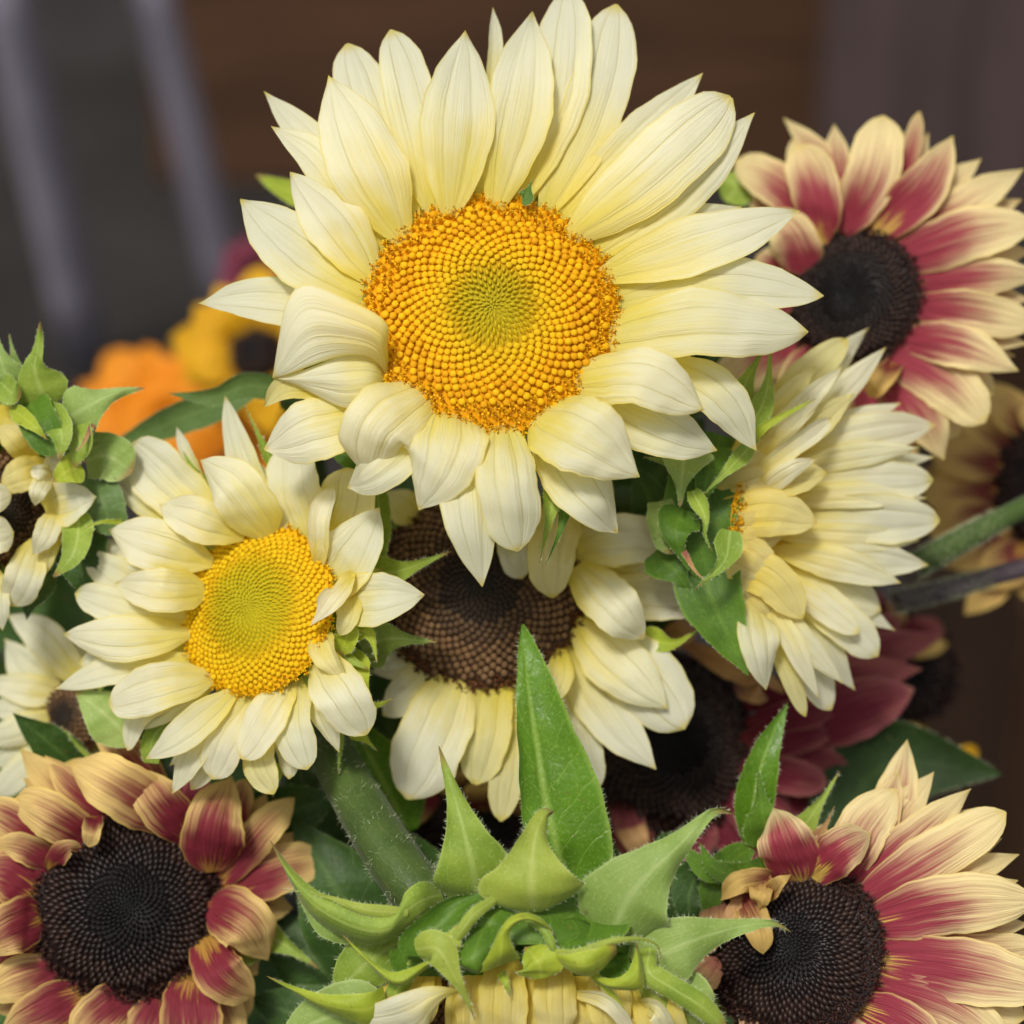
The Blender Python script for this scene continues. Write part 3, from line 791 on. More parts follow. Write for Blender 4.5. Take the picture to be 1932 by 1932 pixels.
# --- the big cream sunflower
LOW = dict(a=4.2, tz=-5, cup=-.38)
n1 = (.03, .30, .95)
f1 = flower((928, 592), 0, n1, 240, 'largest cream sunflower with a golden disc and green eye, highest in the bouquet', [
    (1072, -22, 985, 365, 112, -2, dict(m=(1055, 170))),
    (1163, 8, 1030, 395, 118, -4, dict(m=(1122, 200), s='round')),
    (1005, 22, 935, 385, 132, 2, dict(m=(978, 200))),
    (930, 14, 925, 190, 30, -7, dict(m=(935, 90), cup=1.0)),
    (878, 58, 850, 395, 142, 4, dict(m=(864, 220))),
    (737, 56, 815, 400, 98, -1, dict(m=(778, 200), s='round')),
    (655, 82, 775, 410, 112, -4, dict(m=(705, 230), s='round')),
    (620, 143, 758, 445, 152, 3, dict(m=(692, 310))),
    (498, 172, 720, 430, 82, -8, dict(m=(590, 270))),
    (512, 238, 715, 470, 90, -3, dict(m=(610, 310))),
    (547, 325, 702, 525, 118, 2, dict(m=(632, 420))),
    (453, 376, 694, 560, 138, 0, dict(m=(560, 468))),
    (374, 572, 700, 600, 108, -5, dict(m=(500, 565))),
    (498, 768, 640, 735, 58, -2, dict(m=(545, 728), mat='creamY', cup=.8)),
    (498, 848, 690, 785, 128, -2, dict(m=(590, 810), a=4, tz=-5)),
    (655, 920, 800, 800, 105, 0, dict(m=(715, 880), a=4, tz=-6)),
    (686, 895, 805, 742, 140, 5, dict(m=(715, 800), s='wide', a=6, tz=-6, cup=-.7)),
    (790, 962, 846, 782, 158, 5, dict(LOW, m=(832, 860), s='heart')),
    (910, 1107, 885, 800, 114, 0, dict(LOW, m=(888, 960))),
    (978, 1040, 945, 800, 120, 5, dict(LOW, m=(958, 910), s='round')),
    (1165, 1006, 1020, 815, 128, -4, dict(LOW, m=(1112, 930))),
    (1206, 900, 1022, 790, 158, 8, dict(LOW, m=(1105, 822), s='heart', tz=-2)),
    (1353, 850, 1120, 740, 118, -4, dict(a=3, tz=-4, m=(1250, 808), cup=-.3, s='petal')),
    (1427, 850, 1240, 680, 98, -7, dict(a=3, tz=-5, m=(1358, 745), cup=-.3, s='petal')),
    (1328, 772, 1096, 722, 122, 7, dict(a=4, tz=-2, m=(1215, 708), s='wide', cup=-.6)),
    (1525, 626, 1146, 640, 142, 3, dict(m=(1330, 604), a=5, tz=-2, s='wide', cup=-.5)),
    (1554, 558, 1155, 575, 112, -1, dict(m=(1360, 535), a=4, s='wide')),
    (1508, 398, 1140, 520, 122, 2, dict(m=(1330, 455), a=3)),
    (1400, 390, 1130, 500, 70, -5, dict(m=(1260, 430))),
    (1424, 212, 1120, 480, 105, -2, dict(m=(1290, 350), s='petal')),
    (1380, 183, 1083, 440, 140, 3, dict(m=(1230, 322))),
    (1326, 138, 1060, 410, 92, -5, dict(m=(1205, 262))),
    (905, 150, 905, 400, 96, -8, {}), (1035, 90, 985, 385, 96, -8, {}), (800, 170, 800, 410, 96, -8, {}), (700, 210, 770, 430, 96, -9, {}), (1170, 190, 1060, 420, 96, -8, {}),
    (1290, 320, 1110, 460, 96, -8, {}), (590, 300, 715, 480, 90, -9, {}), (1420, 470, 1150, 545, 90, -7, {}), (560, 500, 695, 570, 90, -8, {}), (1300, 700, 1130, 690, 90, -7, {}),
], 'cream', 'gold', 1020, 6, 300, .36, .80, 1.2, seed=1)
# the folded petal at the left of its disc
add(f1, 'petal', patch([(735, 714, 3), (731, 655, 11), (727, 606, 17), (650, 562, 15), (575, 535, 10), (540, 572, 9), (526, 640, 8), (514, 712, 6)],
                       [(733, 722, 3), (716, 690, 9), (690, 672, 12), (645, 672, 12), (608, 682, 11), (575, 694, 10), (545, 706, 8), (514, 714, 6)], 3.0, 34, 17, .8, 3), 'cream')
add(f1, 'petal', patch([(735, 712, 2), (700, 672, 8), (650, 670, 9), (595, 690, 8), (545, 708, 6), (516, 713, 5)],
                       [(735, 726, 2), (705, 757, 9), (655, 770, 9), (605, 750, 8), (560, 728, 6), (520, 716, 5)], 3.0, 26, 13, .7, 4), 'cream')
blades(f1, [([(1052, 880, 2), (1040, 960, 6), (1018, 1062, 4)], 46, 'bract', 'bract'),
            ([(1075, 900, 0), (1060, 990, 3), (1030, 1066, 2)], 34, 'bract', 'bractD'),
            ([(985, 375, -3), (992, 372, -3), (1004, 340, -4)], 30, 'bract', 'bractD'),
            ([(712, 920, -24), (716, 990, -26), (708, 1070, -28)], 44, 'tongue', 'bract'),
            ([(640, 390, -60), (550, 362, -75), (482, 330, -90)], 50, 'leaf', 'bractY', dict(name='leaf'))], hair=.6, seed=1)

# --- the cream sunflower at the left
n2 = (-.42, .26, .87)
f2 = flower((485, 1150), -14, n2, 165, 'medium cream sunflower with a yellow disc and wide green eye, beside the maroon one', [
    (425, 747, 515, 985, 62, -4, dict(m=(450, 850))),
    (548, 838, 583, 1015, 116, -2, dict(m=(553, 925), s='tongue')),
    (655, 882, 605, 1030, 118, -5, dict(m=(650, 960), mat='cream2')),
    (716, 958, 622, 1105, 120, 3, dict(m=(660, 1045), s='heart', cup=.5)),
    (625, 918, 606, 1065, 46, 6, dict(m=(604, 985), cup=1.1)),
    (801, 1122, 640, 1135, 108, 2, dict(m=(712, 1130), cup=.45, s='petal')),
    (692, 1386, 595, 1240, 104, 3, dict(m=(640, 1310), a=5)),
    (580, 1452, 560, 1285, 82, 0, dict(m=(550, 1370))),
    (455, 1432, 545, 1290, 84, 3, dict(m=(500, 1355), s='round')),
    (517, 1498, 510, 1330, 72, -4, dict(m=(485, 1430), mat='cream2')),
    (400, 1470, 490, 1310, 82, 0, dict(m=(430, 1395), s='round')),
    (325, 1498, 430, 1320, 66, -1, dict(m=(375, 1400))),
    (275, 1432, 440, 1305, 70, 5, dict(m=(345, 1385), cup=.2)),
    (240, 1416, 350, 1310, 44, -4, dict(m=(265, 1350))),
    (205, 1328, 392, 1280, 96, 4, dict(m=(298, 1296), s='round', a=5)),
    (103, 1300, 355, 1245, 64, -1, dict(m=(220, 1262))),
    (120, 1197, 345, 1196, 92, 3, dict(m=(230, 1204))),
    (142, 1118, 345, 1165, 70, 0, dict(m=(230, 1145))),
    (218, 1100, 372, 1112, 86, 5, dict(m=(300, 1112), s='heart', a=6)),
    (155, 1036, 300, 1120, 74, -4, dict(m=(215, 1085))),
    (215, 1050, 340, 1090, 50, -2, dict(m=(270, 1062))),
    (205, 1000, 388, 1058, 106, 3, dict(m=(295, 1028), a=5)),
    (300, 952, 448, 1008, 86, 4, dict(m=(375, 980), a=6)),
    (248, 836, 395, 975, 116, -3, dict(m=(310, 905))),
    (200, 845, 330, 985, 58, -6, dict(m=(250, 925))),
    (333, 805, 380, 905, 26, -6, dict(m=(350, 850), cup=1.0)),
    (378, 868, 500, 1000, 112, 5, dict(m=(440, 922), s='heart', a=7)),
    (150, 1250, 350, 1220, 62, -5, {}), (175, 1160, 345, 1180, 60, -5, {}), (320, 1445, 450, 1300, 56, -4, {}), (360, 1490, 470, 1310, 50, -6, {}),
    (545, 1470, 540, 1300, 56, -6, {}), (640, 1420, 590, 1270, 60, -4, {}), (480, 1465, 520, 1300, 54, -5, {}), (240, 1380, 400, 1290, 56, -5, {}),
    (290, 890, 430, 1000, 64, -7, {}), (460, 850, 530, 990, 56, -7, {}), (180, 1030, 370, 1080, 50, -6, {}),
    # small crumpled ones at the right rim
    (585, 1182, 660, 1090, 44, 9, dict(m=(628, 1128), wave=.5, cup=.6)),
    (640, 1200, 655, 1120, 50, 5, dict(m=(655, 1165), mat='cream2', wave=.4)),
    (655, 1288, 610, 1195, 56, 6, dict(m=(618, 1240), mat='cream2', wave=.4, cup=.8)),
], 'cream', 'lemon', 920, 5, 300, .62, .92, 1.0, sf=.6, seed=2)
blades(f2, [([(670, 1085, -24), (750, 1078, -18), (852, 1040, -14)], 76, 'bract', 'bract'),
            ([(680, 1225, -24), (735, 1205, -17), (825, 1212, -13)], 100, 'bract', 'bractL'),
            ([(640, 1190, -8), (695, 1195, -6), (712, 1252, -5)], 50, 'bract', 'bractY'),
            ([(640, 1180, -6), (655, 1195, -4), (640, 1235, -6)], 44, 'tongue', 'bractY'),
            ([(650, 1230, -12), (672, 1290, -9), (700, 1330, -10), (745, 1318, -12)], 78, 'bract', 'bractY'),
            ([(520, 890, -28), (492, 830, -26), (462, 765, -24)], 22, 'bract', 'bract'),
            ([(385, 930, -30), (360, 880, -28), (345, 850, -28)], 40, 'bract', 'bract'),
            ([(620, 1360, -20), (640, 1400, -18), (638, 1462, -18)], 28, 'bract', 'bract'),
            ([(660, 1370, -20), (690, 1395, -18), (712, 1418, -16)], 34, 'bract', 'bractY'),
            ([(525, 1440, -20), (520, 1480, -20), (515, 1505, -20)], 24, 'bract', 'bractY'),
            ([(300, 1330, -18), (260, 1335, -16), (232, 1322, -16)], 24, 'bract', 'bractY'),
            ([(285, 1440, -24), (290, 1390, -22), (350, 1330, -22)], 40, 'tongue', 'bract'),
            ([(250, 1400, -26), (200, 1350, -24), (140, 1300, -26)], 96, 'leaf', 'bractL', dict(name='leaf'))], hair=.8, seed=2)

# --- cream sunflower with a brown disc, under the big one
n3 = (-.05, .22, .97)
f3 = flower((908, 1105), -40, n3, 196, 'cream sunflower with a brown seed disc half hidden under the largest bloom', [
    (1268, 1030, 1085, 1035, 104, 3, dict(m=(1180, 1015), s='wide', a=5)),
    (1310, 1040, 1150, 1070, 76, -2, dict(m=(1240, 1060))),
    (1337, 1145, 1120, 1120, 88, -1, dict(m=(1240, 1128), s='wide')),
    (1215, 1205, 1098, 1080, 100, 13, dict(m=(1160, 1145), s='wide', a=6)),
    (1260, 1338, 1090, 1180, 118, 4, dict(m=(1180, 1265), a=4)),
    (1291, 1376, 1095, 1180, 138, 1, dict(m=(1215, 1280), s='round')),
    (1238, 1452, 1075, 1225, 100, -1, dict(m=(1145, 1345))),
    (1125, 1492, 1060, 1270, 72, -5, dict(m=(1095, 1390))),
    (1010, 1345, 1055, 1235, 54, 5, dict(m=(1050, 1290), cup=.9, mat='cream2')),
    (945, 1550, 968, 1290, 70, -2, dict(m=(958, 1430), mat='cream2')),
    (895, 1480, 925, 1280, 96, 1, dict(m=(915, 1385), s='tongue', mat='cream2')),
    (768, 1508, 868, 1268, 136, 4, dict(m=(812, 1400), s='round')),
    (722, 1350, 825, 1255, 78, -1, dict(m=(775, 1300), s='wide')),
    (700, 1268, 805, 1235, 60, -3, dict(m=(750, 1252))),
    (1042, 1128, 1060, 965, 92, 10, dict(m=(1040, 1050), s='tongue', a=6, mat='cream2')),
    (985, 1092, 965, 1010, 58, 8, dict(m=(970, 1050), s='round')),
    (725, 930, 790, 975, 70, 0, dict(mat='cream2')),
    (650, 1010, 740, 1050, 70, -3, {}), (1150, 900, 1060, 960, 80, -6, {}),
], 'cream', 'brown', 860, 6, 300, .40, .90, 1.5, seed=3)

# --- maroon and tan sunflower, lower left
n4 = (.22, .10, .97)
f4 = flower((240, 1708), -30, n4, 178, 'tan and maroon sunflower with a black disc below the medium cream one', [
    (133, 1440, 318, 1548, 112, 6, dict(m=(210, 1478), s='wide', a=7)),
    (262, 1452, 356, 1572, 92, 5, dict(m=(295, 1508), s='wide', a=6)),
    (163, 1360, 320, 1530, 80, -4, dict(m=(245, 1430))),
    (38, 1412, 200, 1545, 74, -3, dict(m=(95, 1470))),
    (85, 1425, 250, 1545, 72, -1, dict(m=(150, 1490))),
    (28, 1508, 180, 1592, 90, 4, dict(m=(95, 1540), a=6)),
    (-30, 1520, 120, 1612, 84, 0, dict(m=(30, 1555))),
    (168, 1598, 178, 1540, 38, 11, dict(s='tongue', cup=.5, ext=2)),
    (155, 1598, 100, 1632, 40, 9, dict(m=(125, 1600), wave=.6)),
    (-20, 1590, 110, 1640, 60, 4, dict(m=(50, 1600), wave=.4)),
    (-55, 1640, 74, 1690, 104, 3, dict(m=(20, 1650), s='heart')),
    (-50, 1800, 72, 1735, 104, 5, dict(m=(15, 1755), s='heart', a=6)),
    (-40, 1885, 112, 1825, 88, 1, dict(m=(30, 1850))),
    (0, 1945, 165, 1868, 88, 2, dict(m=(80, 1905))),
    (135, 1985, 235, 1882, 90, 3, dict(m=(175, 1925), s='heart')),
    (250, 2010, 300, 1885, 78, 1, dict(m=(270, 1940))),
    (190, 1990, 270, 1885, 60, -3, {}),
    (375, 2010, 365, 1850, 118, 3, dict(m=(360, 1925), s='wide')),
    (455, 1990, 385, 1830, 80, -3, dict(m=(420, 1900))),
    (480, 1880, 392, 1780, 96, 6, dict(m=(418, 1838), s='wide', a=6)),
    (505, 1812, 402, 1715, 112, 5, dict(m=(465, 1745), s='heart', a=7)),
    (622, 1616, 415, 1690, 96, -1, dict(m=(520, 1642), s='wide')),
    (437, 1464, 402, 1632, 120, 7, dict(m=(405, 1550), s='heart', a=7)),
    (556, 1505, 430, 1650, 72, 2, dict(m=(492, 1570), s='wide')),
    (462, 1470, 430, 1580, 50, -4, {}),
    (372, 1435, 345, 1555, 80, -3, dict(m=(358, 1500), mat='bidark')),
    (255, 1425, 310, 1500, 36, -6, dict(mat='withered')),
], 'bi', 'dark', 900, 6, 300, .45, .86, 1.6, seed=4, dense=True)
blades(f4, [([(430, 1775, -38), (510, 1770, -34), (602, 1828, -30)], 104, 'bract', 'bract'),
            ([(20, 1560, -50), (60, 1530, -48), (90, 1520, -48)], 60, 'bract', 'bractD'),
            ([(60, 1450, -48), (70, 1390, -44), (25, 1345, -40)], 0.1, 'tail', 'leafD'),
            ([(160, 1460, -46), (90, 1400, -40), (24, 1345, -36)], 84, 'leaf', 'leafD', dict(name='leaf')),
            ([(190, 1450, -40), (150, 1410, -38), (115, 1370, -36)], 14, 'tail', 'bract'),
            ([(440, 1620, -55), (540, 1540, -50), (640, 1500, -50)], 160, 'leaf', 'leafD', dict(name='leaf'))], hair=.8, seed=4)

# --- maroon and yellow sunflower, upper right, a little out of focus
n5 = (-.42, .10, .90)
f5 = flower((1608, 560), -66, n5, 130, 'yellow and maroon sunflower with a black disc in front of the lavender boards', [
    (1478, 222, 1575, 410, 52, -5, dict(m=(1548, 300))),
    (1388, 302, 1535, 435, 82, -2, dict(m=(1470, 352))),
    (1508, 272, 1548, 448, 94, 5, dict(m=(1542, 370), cup=.5)),
    (1668, 218, 1597, 430, 102, 3, dict(m=(1645, 330), s='round')),
    (1735, 210, 1625, 430, 40, -3, dict(m=(1705, 320), cup=.9)),
    (1752, 250, 1660, 430, 54, -7, dict(m=(1720, 320))),
    (1798, 256, 1652, 445, 92, 3, dict(m=(1745, 350), cup=.4)),
    (1932, 318, 1685, 465, 84, -1, dict(m=(1820, 385))),
    (1958, 420, 1700, 490, 104, 3, dict(m=(1830, 440), s='wide')),
    (1970, 520, 1716, 535, 80, 0, dict(m=(1840, 520))),
    (1950, 612, 1716, 578, 82, 2, dict(m=(1830, 588))),
    (1940, 650, 1705, 610, 66, -3, {}),
    (1922, 700, 1698, 640, 88, 3, dict(m=(1810, 652))),
    (1858, 798, 1678, 672, 104, 3, dict(m=(1785, 722), s='round')),
    (1782, 868, 1650, 692, 98, 0, dict(m=(1735, 778))),
    (1700, 880, 1625, 700, 90, -3, {}),
    (1445, 395, 1515, 500, 92, 4, dict(m=(1490, 440), s='heart')),
    (1350, 745, 1495, 640, 92, -2, dict(m=(1415, 690))),
    (1490, 800, 1535, 660, 84, 0, dict(m=(1505, 730))),
    (1640, 748, 1680, 695, 44, 9, dict(mat='gold', s='tongue', cup=.8)),
    (1400, 560, 1495, 560, 80, -2, {}), (1560, 830, 1580, 700, 80, -3, {}),
], 'bi2', 'dark', 700, 5, 0, .45, .88, .8, sf=.55, seed=5, dense=True)

# --- cream sunflower seen from the side, right
n6 = (.80, -.05, .58)
f6 = root('sunflower', P(1400, 980, -30), 'cream sunflower turned sideways with its green calyx showing, behind the largest bloom', 'sunflower', 'sunflowers in the bouquet')
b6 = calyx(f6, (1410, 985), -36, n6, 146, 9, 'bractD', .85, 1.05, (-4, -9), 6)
stem(f6, b6, n6, via=[(1300, 1010, -60), (1250, 1150, -85)])
disc(f6, 1440, 985, -33, n6, 118, 3, 420, 'gold', 0, .4, .7, .6, 6)
petals(f6, (1410, 985), -30, (.45, 0, .9), [
    (1640, 618, 1430, 850, 74, -6, dict(m=(1540, 720))),
    (1672, 655, 1450, 860, 60, -3, dict(m=(1575, 750))),
    (1600, 640, 1420, 850, 66, -1, dict(m=(1500, 730), mat='cream2')),
    (1612, 742, 1440, 880, 60, 2, dict(m=(1540, 800), mat='cream2')),
    (1560, 735, 1420, 860, 40, 6, dict(m=(1490, 800), cup=.8)),
    (1764, 802, 1470, 880, 88, -3, dict(m=(1610, 828), s='wide')),
    (1764, 862, 1480, 900, 50, -7, dict(m=(1630, 878))),
    (1760, 906, 1470, 930, 82, -3, dict(m=(1610, 912), s='round')),
    (1773, 982, 1460, 980, 96, -2, dict(m=(1620, 978), s='round')),
    (1752, 1066, 1460, 1030, 88, -3, dict(m=(1600, 1050))),
    (1662, 1152, 1460, 1060, 92, -6, dict(m=(1570, 1110), s='round')),
    (1657, 1238, 1465, 1075, 82, -2, dict(m=(1575, 1160), s='round')),
    (1613, 1302, 1455, 1105, 70, -4, dict(m=(1545, 1205))),
    (1568, 1340, 1450, 1120, 74, -1, dict(m=(1520, 1240), s='round')),
    (1520, 1352, 1430, 1130, 38, 1, dict(m=(1480, 1250), mat='cream2')),
    (1445, 1302, 1415, 1130, 84, 8, dict(m=(1435, 1215), s='petal', a=4)),
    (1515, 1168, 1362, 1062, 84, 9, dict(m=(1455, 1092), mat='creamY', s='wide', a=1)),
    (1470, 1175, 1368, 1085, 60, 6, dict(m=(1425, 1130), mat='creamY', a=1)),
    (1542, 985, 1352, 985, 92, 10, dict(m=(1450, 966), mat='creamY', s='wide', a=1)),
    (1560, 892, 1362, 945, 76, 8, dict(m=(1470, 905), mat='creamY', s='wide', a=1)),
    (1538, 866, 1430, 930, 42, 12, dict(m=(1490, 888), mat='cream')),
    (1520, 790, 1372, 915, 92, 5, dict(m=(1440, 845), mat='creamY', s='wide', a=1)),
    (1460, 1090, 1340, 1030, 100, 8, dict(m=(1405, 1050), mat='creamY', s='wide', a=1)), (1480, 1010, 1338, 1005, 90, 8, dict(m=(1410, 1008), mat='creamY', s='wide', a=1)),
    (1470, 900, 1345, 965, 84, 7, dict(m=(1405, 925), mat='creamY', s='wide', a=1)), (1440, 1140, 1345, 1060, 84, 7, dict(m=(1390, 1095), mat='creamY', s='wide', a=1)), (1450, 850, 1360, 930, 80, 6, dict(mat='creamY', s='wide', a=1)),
    (1700, 760, 1450, 860, 56, -9, {}), (1640, 690, 1440, 850, 50, -9, {}), (1600, 1250, 1450, 1100, 60, -6, {}), (1690, 1190, 1460, 1060, 60, -8, {}),
    (1500, 730, 1392, 865, 58, 3, dict(m=(1440, 800), mat='cream2', a=1)),
], 'cream', .5, 0.0, seed=6)
petals(f6, (1410, 985), -26, (.45, 0, .9), [
    (1590, 690, 1420, 850, 44, 2, dict(mat='cream', cup=.6)), (1540, 690, 1410, 840, 50, 1, dict(mat='cream2')),
    (1570, 790, 1430, 890, 40, 8, dict(mat='cream', cup=.7)),
    (1620, 1195, 1460, 1080, 54, -2, dict(mat='cream')), (1700, 1100, 1470, 1040, 66, -4, dict(mat='cream')),
    (1590, 1290, 1440, 1110, 50, 1, dict(mat='cream')), (1545, 1318, 1440, 1120, 44, 2, dict(mat='cream')),
    (1750, 940, 1470, 945, 50, -6, dict(mat='cream')), (1735, 1020, 1465, 1005, 56, -6, dict(mat='cream')), (1735, 845, 1470, 890, 50, -6, dict(mat='cream')),
], 'cream', .5, 0.0, seed=66)
blades(f6, [([(1395, 800, -22), (1400, 740, -20), (1445, 648, -20)], 66, 'bract', 'bract'),
            ([(1415, 810, -18), (1445, 745, -16), (1455, 645, -18)], 48, 'bract', 'bract'),
            ([(1420, 830, -17), (1450, 800, -15), (1540, 752, -16)], 20, 'tail', 'bractY'),
            ([(1395, 790, -24), (1385, 760, -22), (1378, 735, -22)], 30, 'bract', 'bractY'),
            ([(1295, 838, -16), (1288, 885, -11), (1283, 957, -12)], 112, 'bract', 'bractL'),
            ([(1290, 868, -16), (1250, 868, -14), (1212, 862, -14)], 40, 'bract', 'bractL'),
            ([(1360, 820, -26), (1320, 990, -21), (1350, 1130, -22)], 150, 'leaf', 'bractD'),
            ([(1330, 1010, -25), (1340, 1120, -20), (1412, 1275, -20)], 130, 'leaf', 'bractD'),
            ([(1345, 840, -20), (1335, 900, -15), (1310, 985, -16)], 100, 'bract', 'bractD'),
            ([(1420, 838, -15), (1370, 890, -11), (1312, 948, -11)], 34, 'bract', 'bract'),
            ([(1306, 925, -12), (1330, 975, -7), (1330, 1010, -7), (1345, 1042, -7)], 34, 'bract', 'bract', dict(cup=.9)),
            ([(1290, 960, -18), (1275, 1010, -14), (1300, 1080, -16)], 84, 'bract', 'bractD'),
            ([(1378, 1000, -12), (1366, 1060, -8), (1312, 1112, -8)], 56, 'bract', 'bract'),
            ([(1245, 945, -22), (1256, 1000, -18), (1270, 1045, -18)], 62, 'tongue', 'bractL'),
            ([(1235, 1040, -24), (1280, 1085, -20), (1312, 1140, -22)], 84, 'bract', 'bractD'),
            ([(1215, 1195, -34), (1265, 1215, -30), (1325, 1185, -28)], 44, 'bract', 'bractY'),
            ([(1290, 1040, -8), (1310, 1075, -6), (1330, 1095, -6)], 12, 'tail', 'withered')], hair=.5, seed=6)

# --- nodding cream sunflower seen from behind, bottom
f7 = root('sunflower', P(1000, 1800, 4), 'nodding cream sunflower showing big hairy green bracts from behind', 'sunflower', 'sunflowers in the bouquet')
n7 = (0, -.93, .36)
calyx(f7, (1000, 1830), -6, n7, 215, 10, 'bractD', .85, 1.0, (-6, -10), 7)
disc(f7, 930, 1915, -4, (-.2, -.45, .87), 160, 3, 420, 'brown', 0, .3, .9, .6, 7)
petals(f7, (1000, 1840), 6, (0, -.2, .98), [
    (735, 1985, 800, 1815, 96, 0, {}), (780, 1960, 820, 1835, 60, -2, {}),
    (892, 2010, 908, 1800, 88, 2, dict(s='wide', m=(902, 1900), tw=14)), (950, 1985, 955, 1800, 96, 5, dict(s='round', m=(948, 1890), cup=.3)),
    (1012, 2030, 1000, 1800, 92, 1, dict(s='wide', tw=-16)), (1052, 1960, 1048, 1805, 84, 6, dict(s='round', cup=-.5)),
    (1105, 2030, 1092, 1802, 104, 2, dict(s='wide', cup=.35)), (1160, 1990, 1140, 1805, 86, 5, dict(s='petal', tw=12)),
    (1215, 2030, 1180, 1812, 100, 1, dict(s='wide', tw=-12)), (1290, 2010, 1212, 1828, 90, 4, dict(s='wide', cup=.4)),
    (930, 2040, 930, 1800, 80, -3, dict(s='wide')), (1180, 2040, 1160, 1805, 80, -3, dict(s='wide')),
    (1000, 2030, 995, 1810, 80, -2, {}), (1065, 2030, 1060, 1810, 80, -2, {}), (1330, 2000, 1240, 1870, 84, -3, {}), (1300, 2020, 1225, 1850, 90, 1, dict(s='tongue')), (860, 2030, 868, 1815, 46, -1, {}),
    (700, 2000, 770, 1850, 90, -2, {}), (660, 1980, 740, 1870, 70, -4, {}),
    (1195, 1950, 1085, 1880, 30, 9, dict(mat='cream', m=(1145, 1892), cup=.7)),
    (1268, 1968, 1210, 1905, 44, 9, dict(mat='cream', m=(1240, 1910), cup=.8)),
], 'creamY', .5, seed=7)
stem(f7, P(822, 1722, 2), n7, .0047, via=[(745, 1625, -6), (668, 1500, -22), (605, 1380, -40), (590, 1290, -70), (640, 1330, -120)], hair=1.0)
blades(f7, [
    ([(900, 1705, 6), (893, 1640, 13), (868, 1540, 14), (828, 1408, 10)], 156, 'bract', 'bract', dict(cup=-.5)),
    ([(1008, 1722, 16), (1003, 1660, 21), (1008, 1590, 20), (1024, 1540, 17), (1046, 1530, 12)], 204, 'bract2', 'bractM', dict(cup=-.45)),
    ([(1150, 1770, 10), (1195, 1680, 17), (1285, 1590, 15), (1345, 1532, 11), (1385, 1536, 9)], 176, 'bract', 'bractL', dict(cup=-.45)),
    ([(1205, 1830, 8), (1280, 1785, 13), (1380, 1752, 11), (1455, 1742, 9), (1492, 1758, 8)], 128, 'bract', 'bractL', dict(cup=-.4)),
    ([(770, 1722, 17), (690, 1716, 19), (610, 1690, 17), (526, 1677, 14)], 24, 'bract', 'bractM', dict(cup=-.5)),
    ([(690, 1760, 7), (620, 1740, 10), (560, 1690, 9)], 66, 'leaf', 'bractL', dict(cup=-.3)),
    ([(785, 1790, 19), (825, 1790, 23), (856, 1840, 23), (880, 1885, 21), (896, 1924, 19)], 66, 'bract', 'bractM', dict(cup=-.5)),
    ([(935, 1696, 18), (896, 1724, 22), (864, 1764, 22), (834, 1793, 20)], 24, 'tongue', 'bractM', dict(cup=-.9)),
    ([(850, 1803, 20), (852, 1775, 22), (860, 1745, 20)], 38, 'leaf', 'bractY', dict(cup=-.5)),
    ([(990, 1732, 19), (1026, 1754, 22), (1042, 1786, 22), (1042, 1806, 20)], 17, 'tongue', 'bract', dict(cup=-.9)),
    ([(1022, 1846, 20), (1015, 1815, 22), (990, 1786, 18)], 92, 'leaf', 'bractY', dict(cup=-.3)),
    ([(1043, 1800, 21), (1090, 1798, 25), (1155, 1776, 25), (1212, 1772, 22), (1240, 1784, 20), (1247, 1810, 18)], 20, 'tail', 'bractM', dict(cup=-.8)),
    ([(1226, 1790, 12), (1224, 1833, 17), (1272, 1866, 17), (1328, 1902, 16), (1372, 1948, 13)], 44, 'tongue', 'bract', dict(cup=-.9)),
    ([(1195, 1840, 7), (1240, 1880, 11), (1290, 1925, 9)], 90, 'leaf', 'bractM', dict(cup=-.4)),
    ([(755, 1775, 3), (690, 1818, 6), (620, 1890, 3)], 110, 'leaf', 'bract', dict(cup=-.3)),
    ([(740, 1910, 5), (630, 1915, 8), (510, 1975, 5)], 120, 'leaf', 'bractL', dict(cup=-.3)),
    ([(1220, 1870, 4), (1290, 1890, 9), (1340, 1960, 6)], 130, 'leaf', 'bractL', dict(cup=-.3)),
    ([(1210, 1740, 2), (1240, 1800, 8), (1225, 1880, 6)], 90, 'leaf', 'bractD', dict(cup=-.3)),
    ([(1120, 1838, 14), (1150, 1870, 16), (1192, 1928, 14)], 18, 'tail', 'bractY'),
    ([(945, 1835, 14), (955, 1855, 16), (962, 1880, 15)], 20, 'tail', 'bractY'),
    ([(1095, 1668, -6), (1062, 1520, -6), (1022, 1350, -9), (986, 1178, -13)], 160, 'leaf2', 'leaf', dict(name='leaf', cup=.45, nv=34, nu=17, g=.06, gu=(0,), skew=-.38)),
], hair=1.1, seed=7)

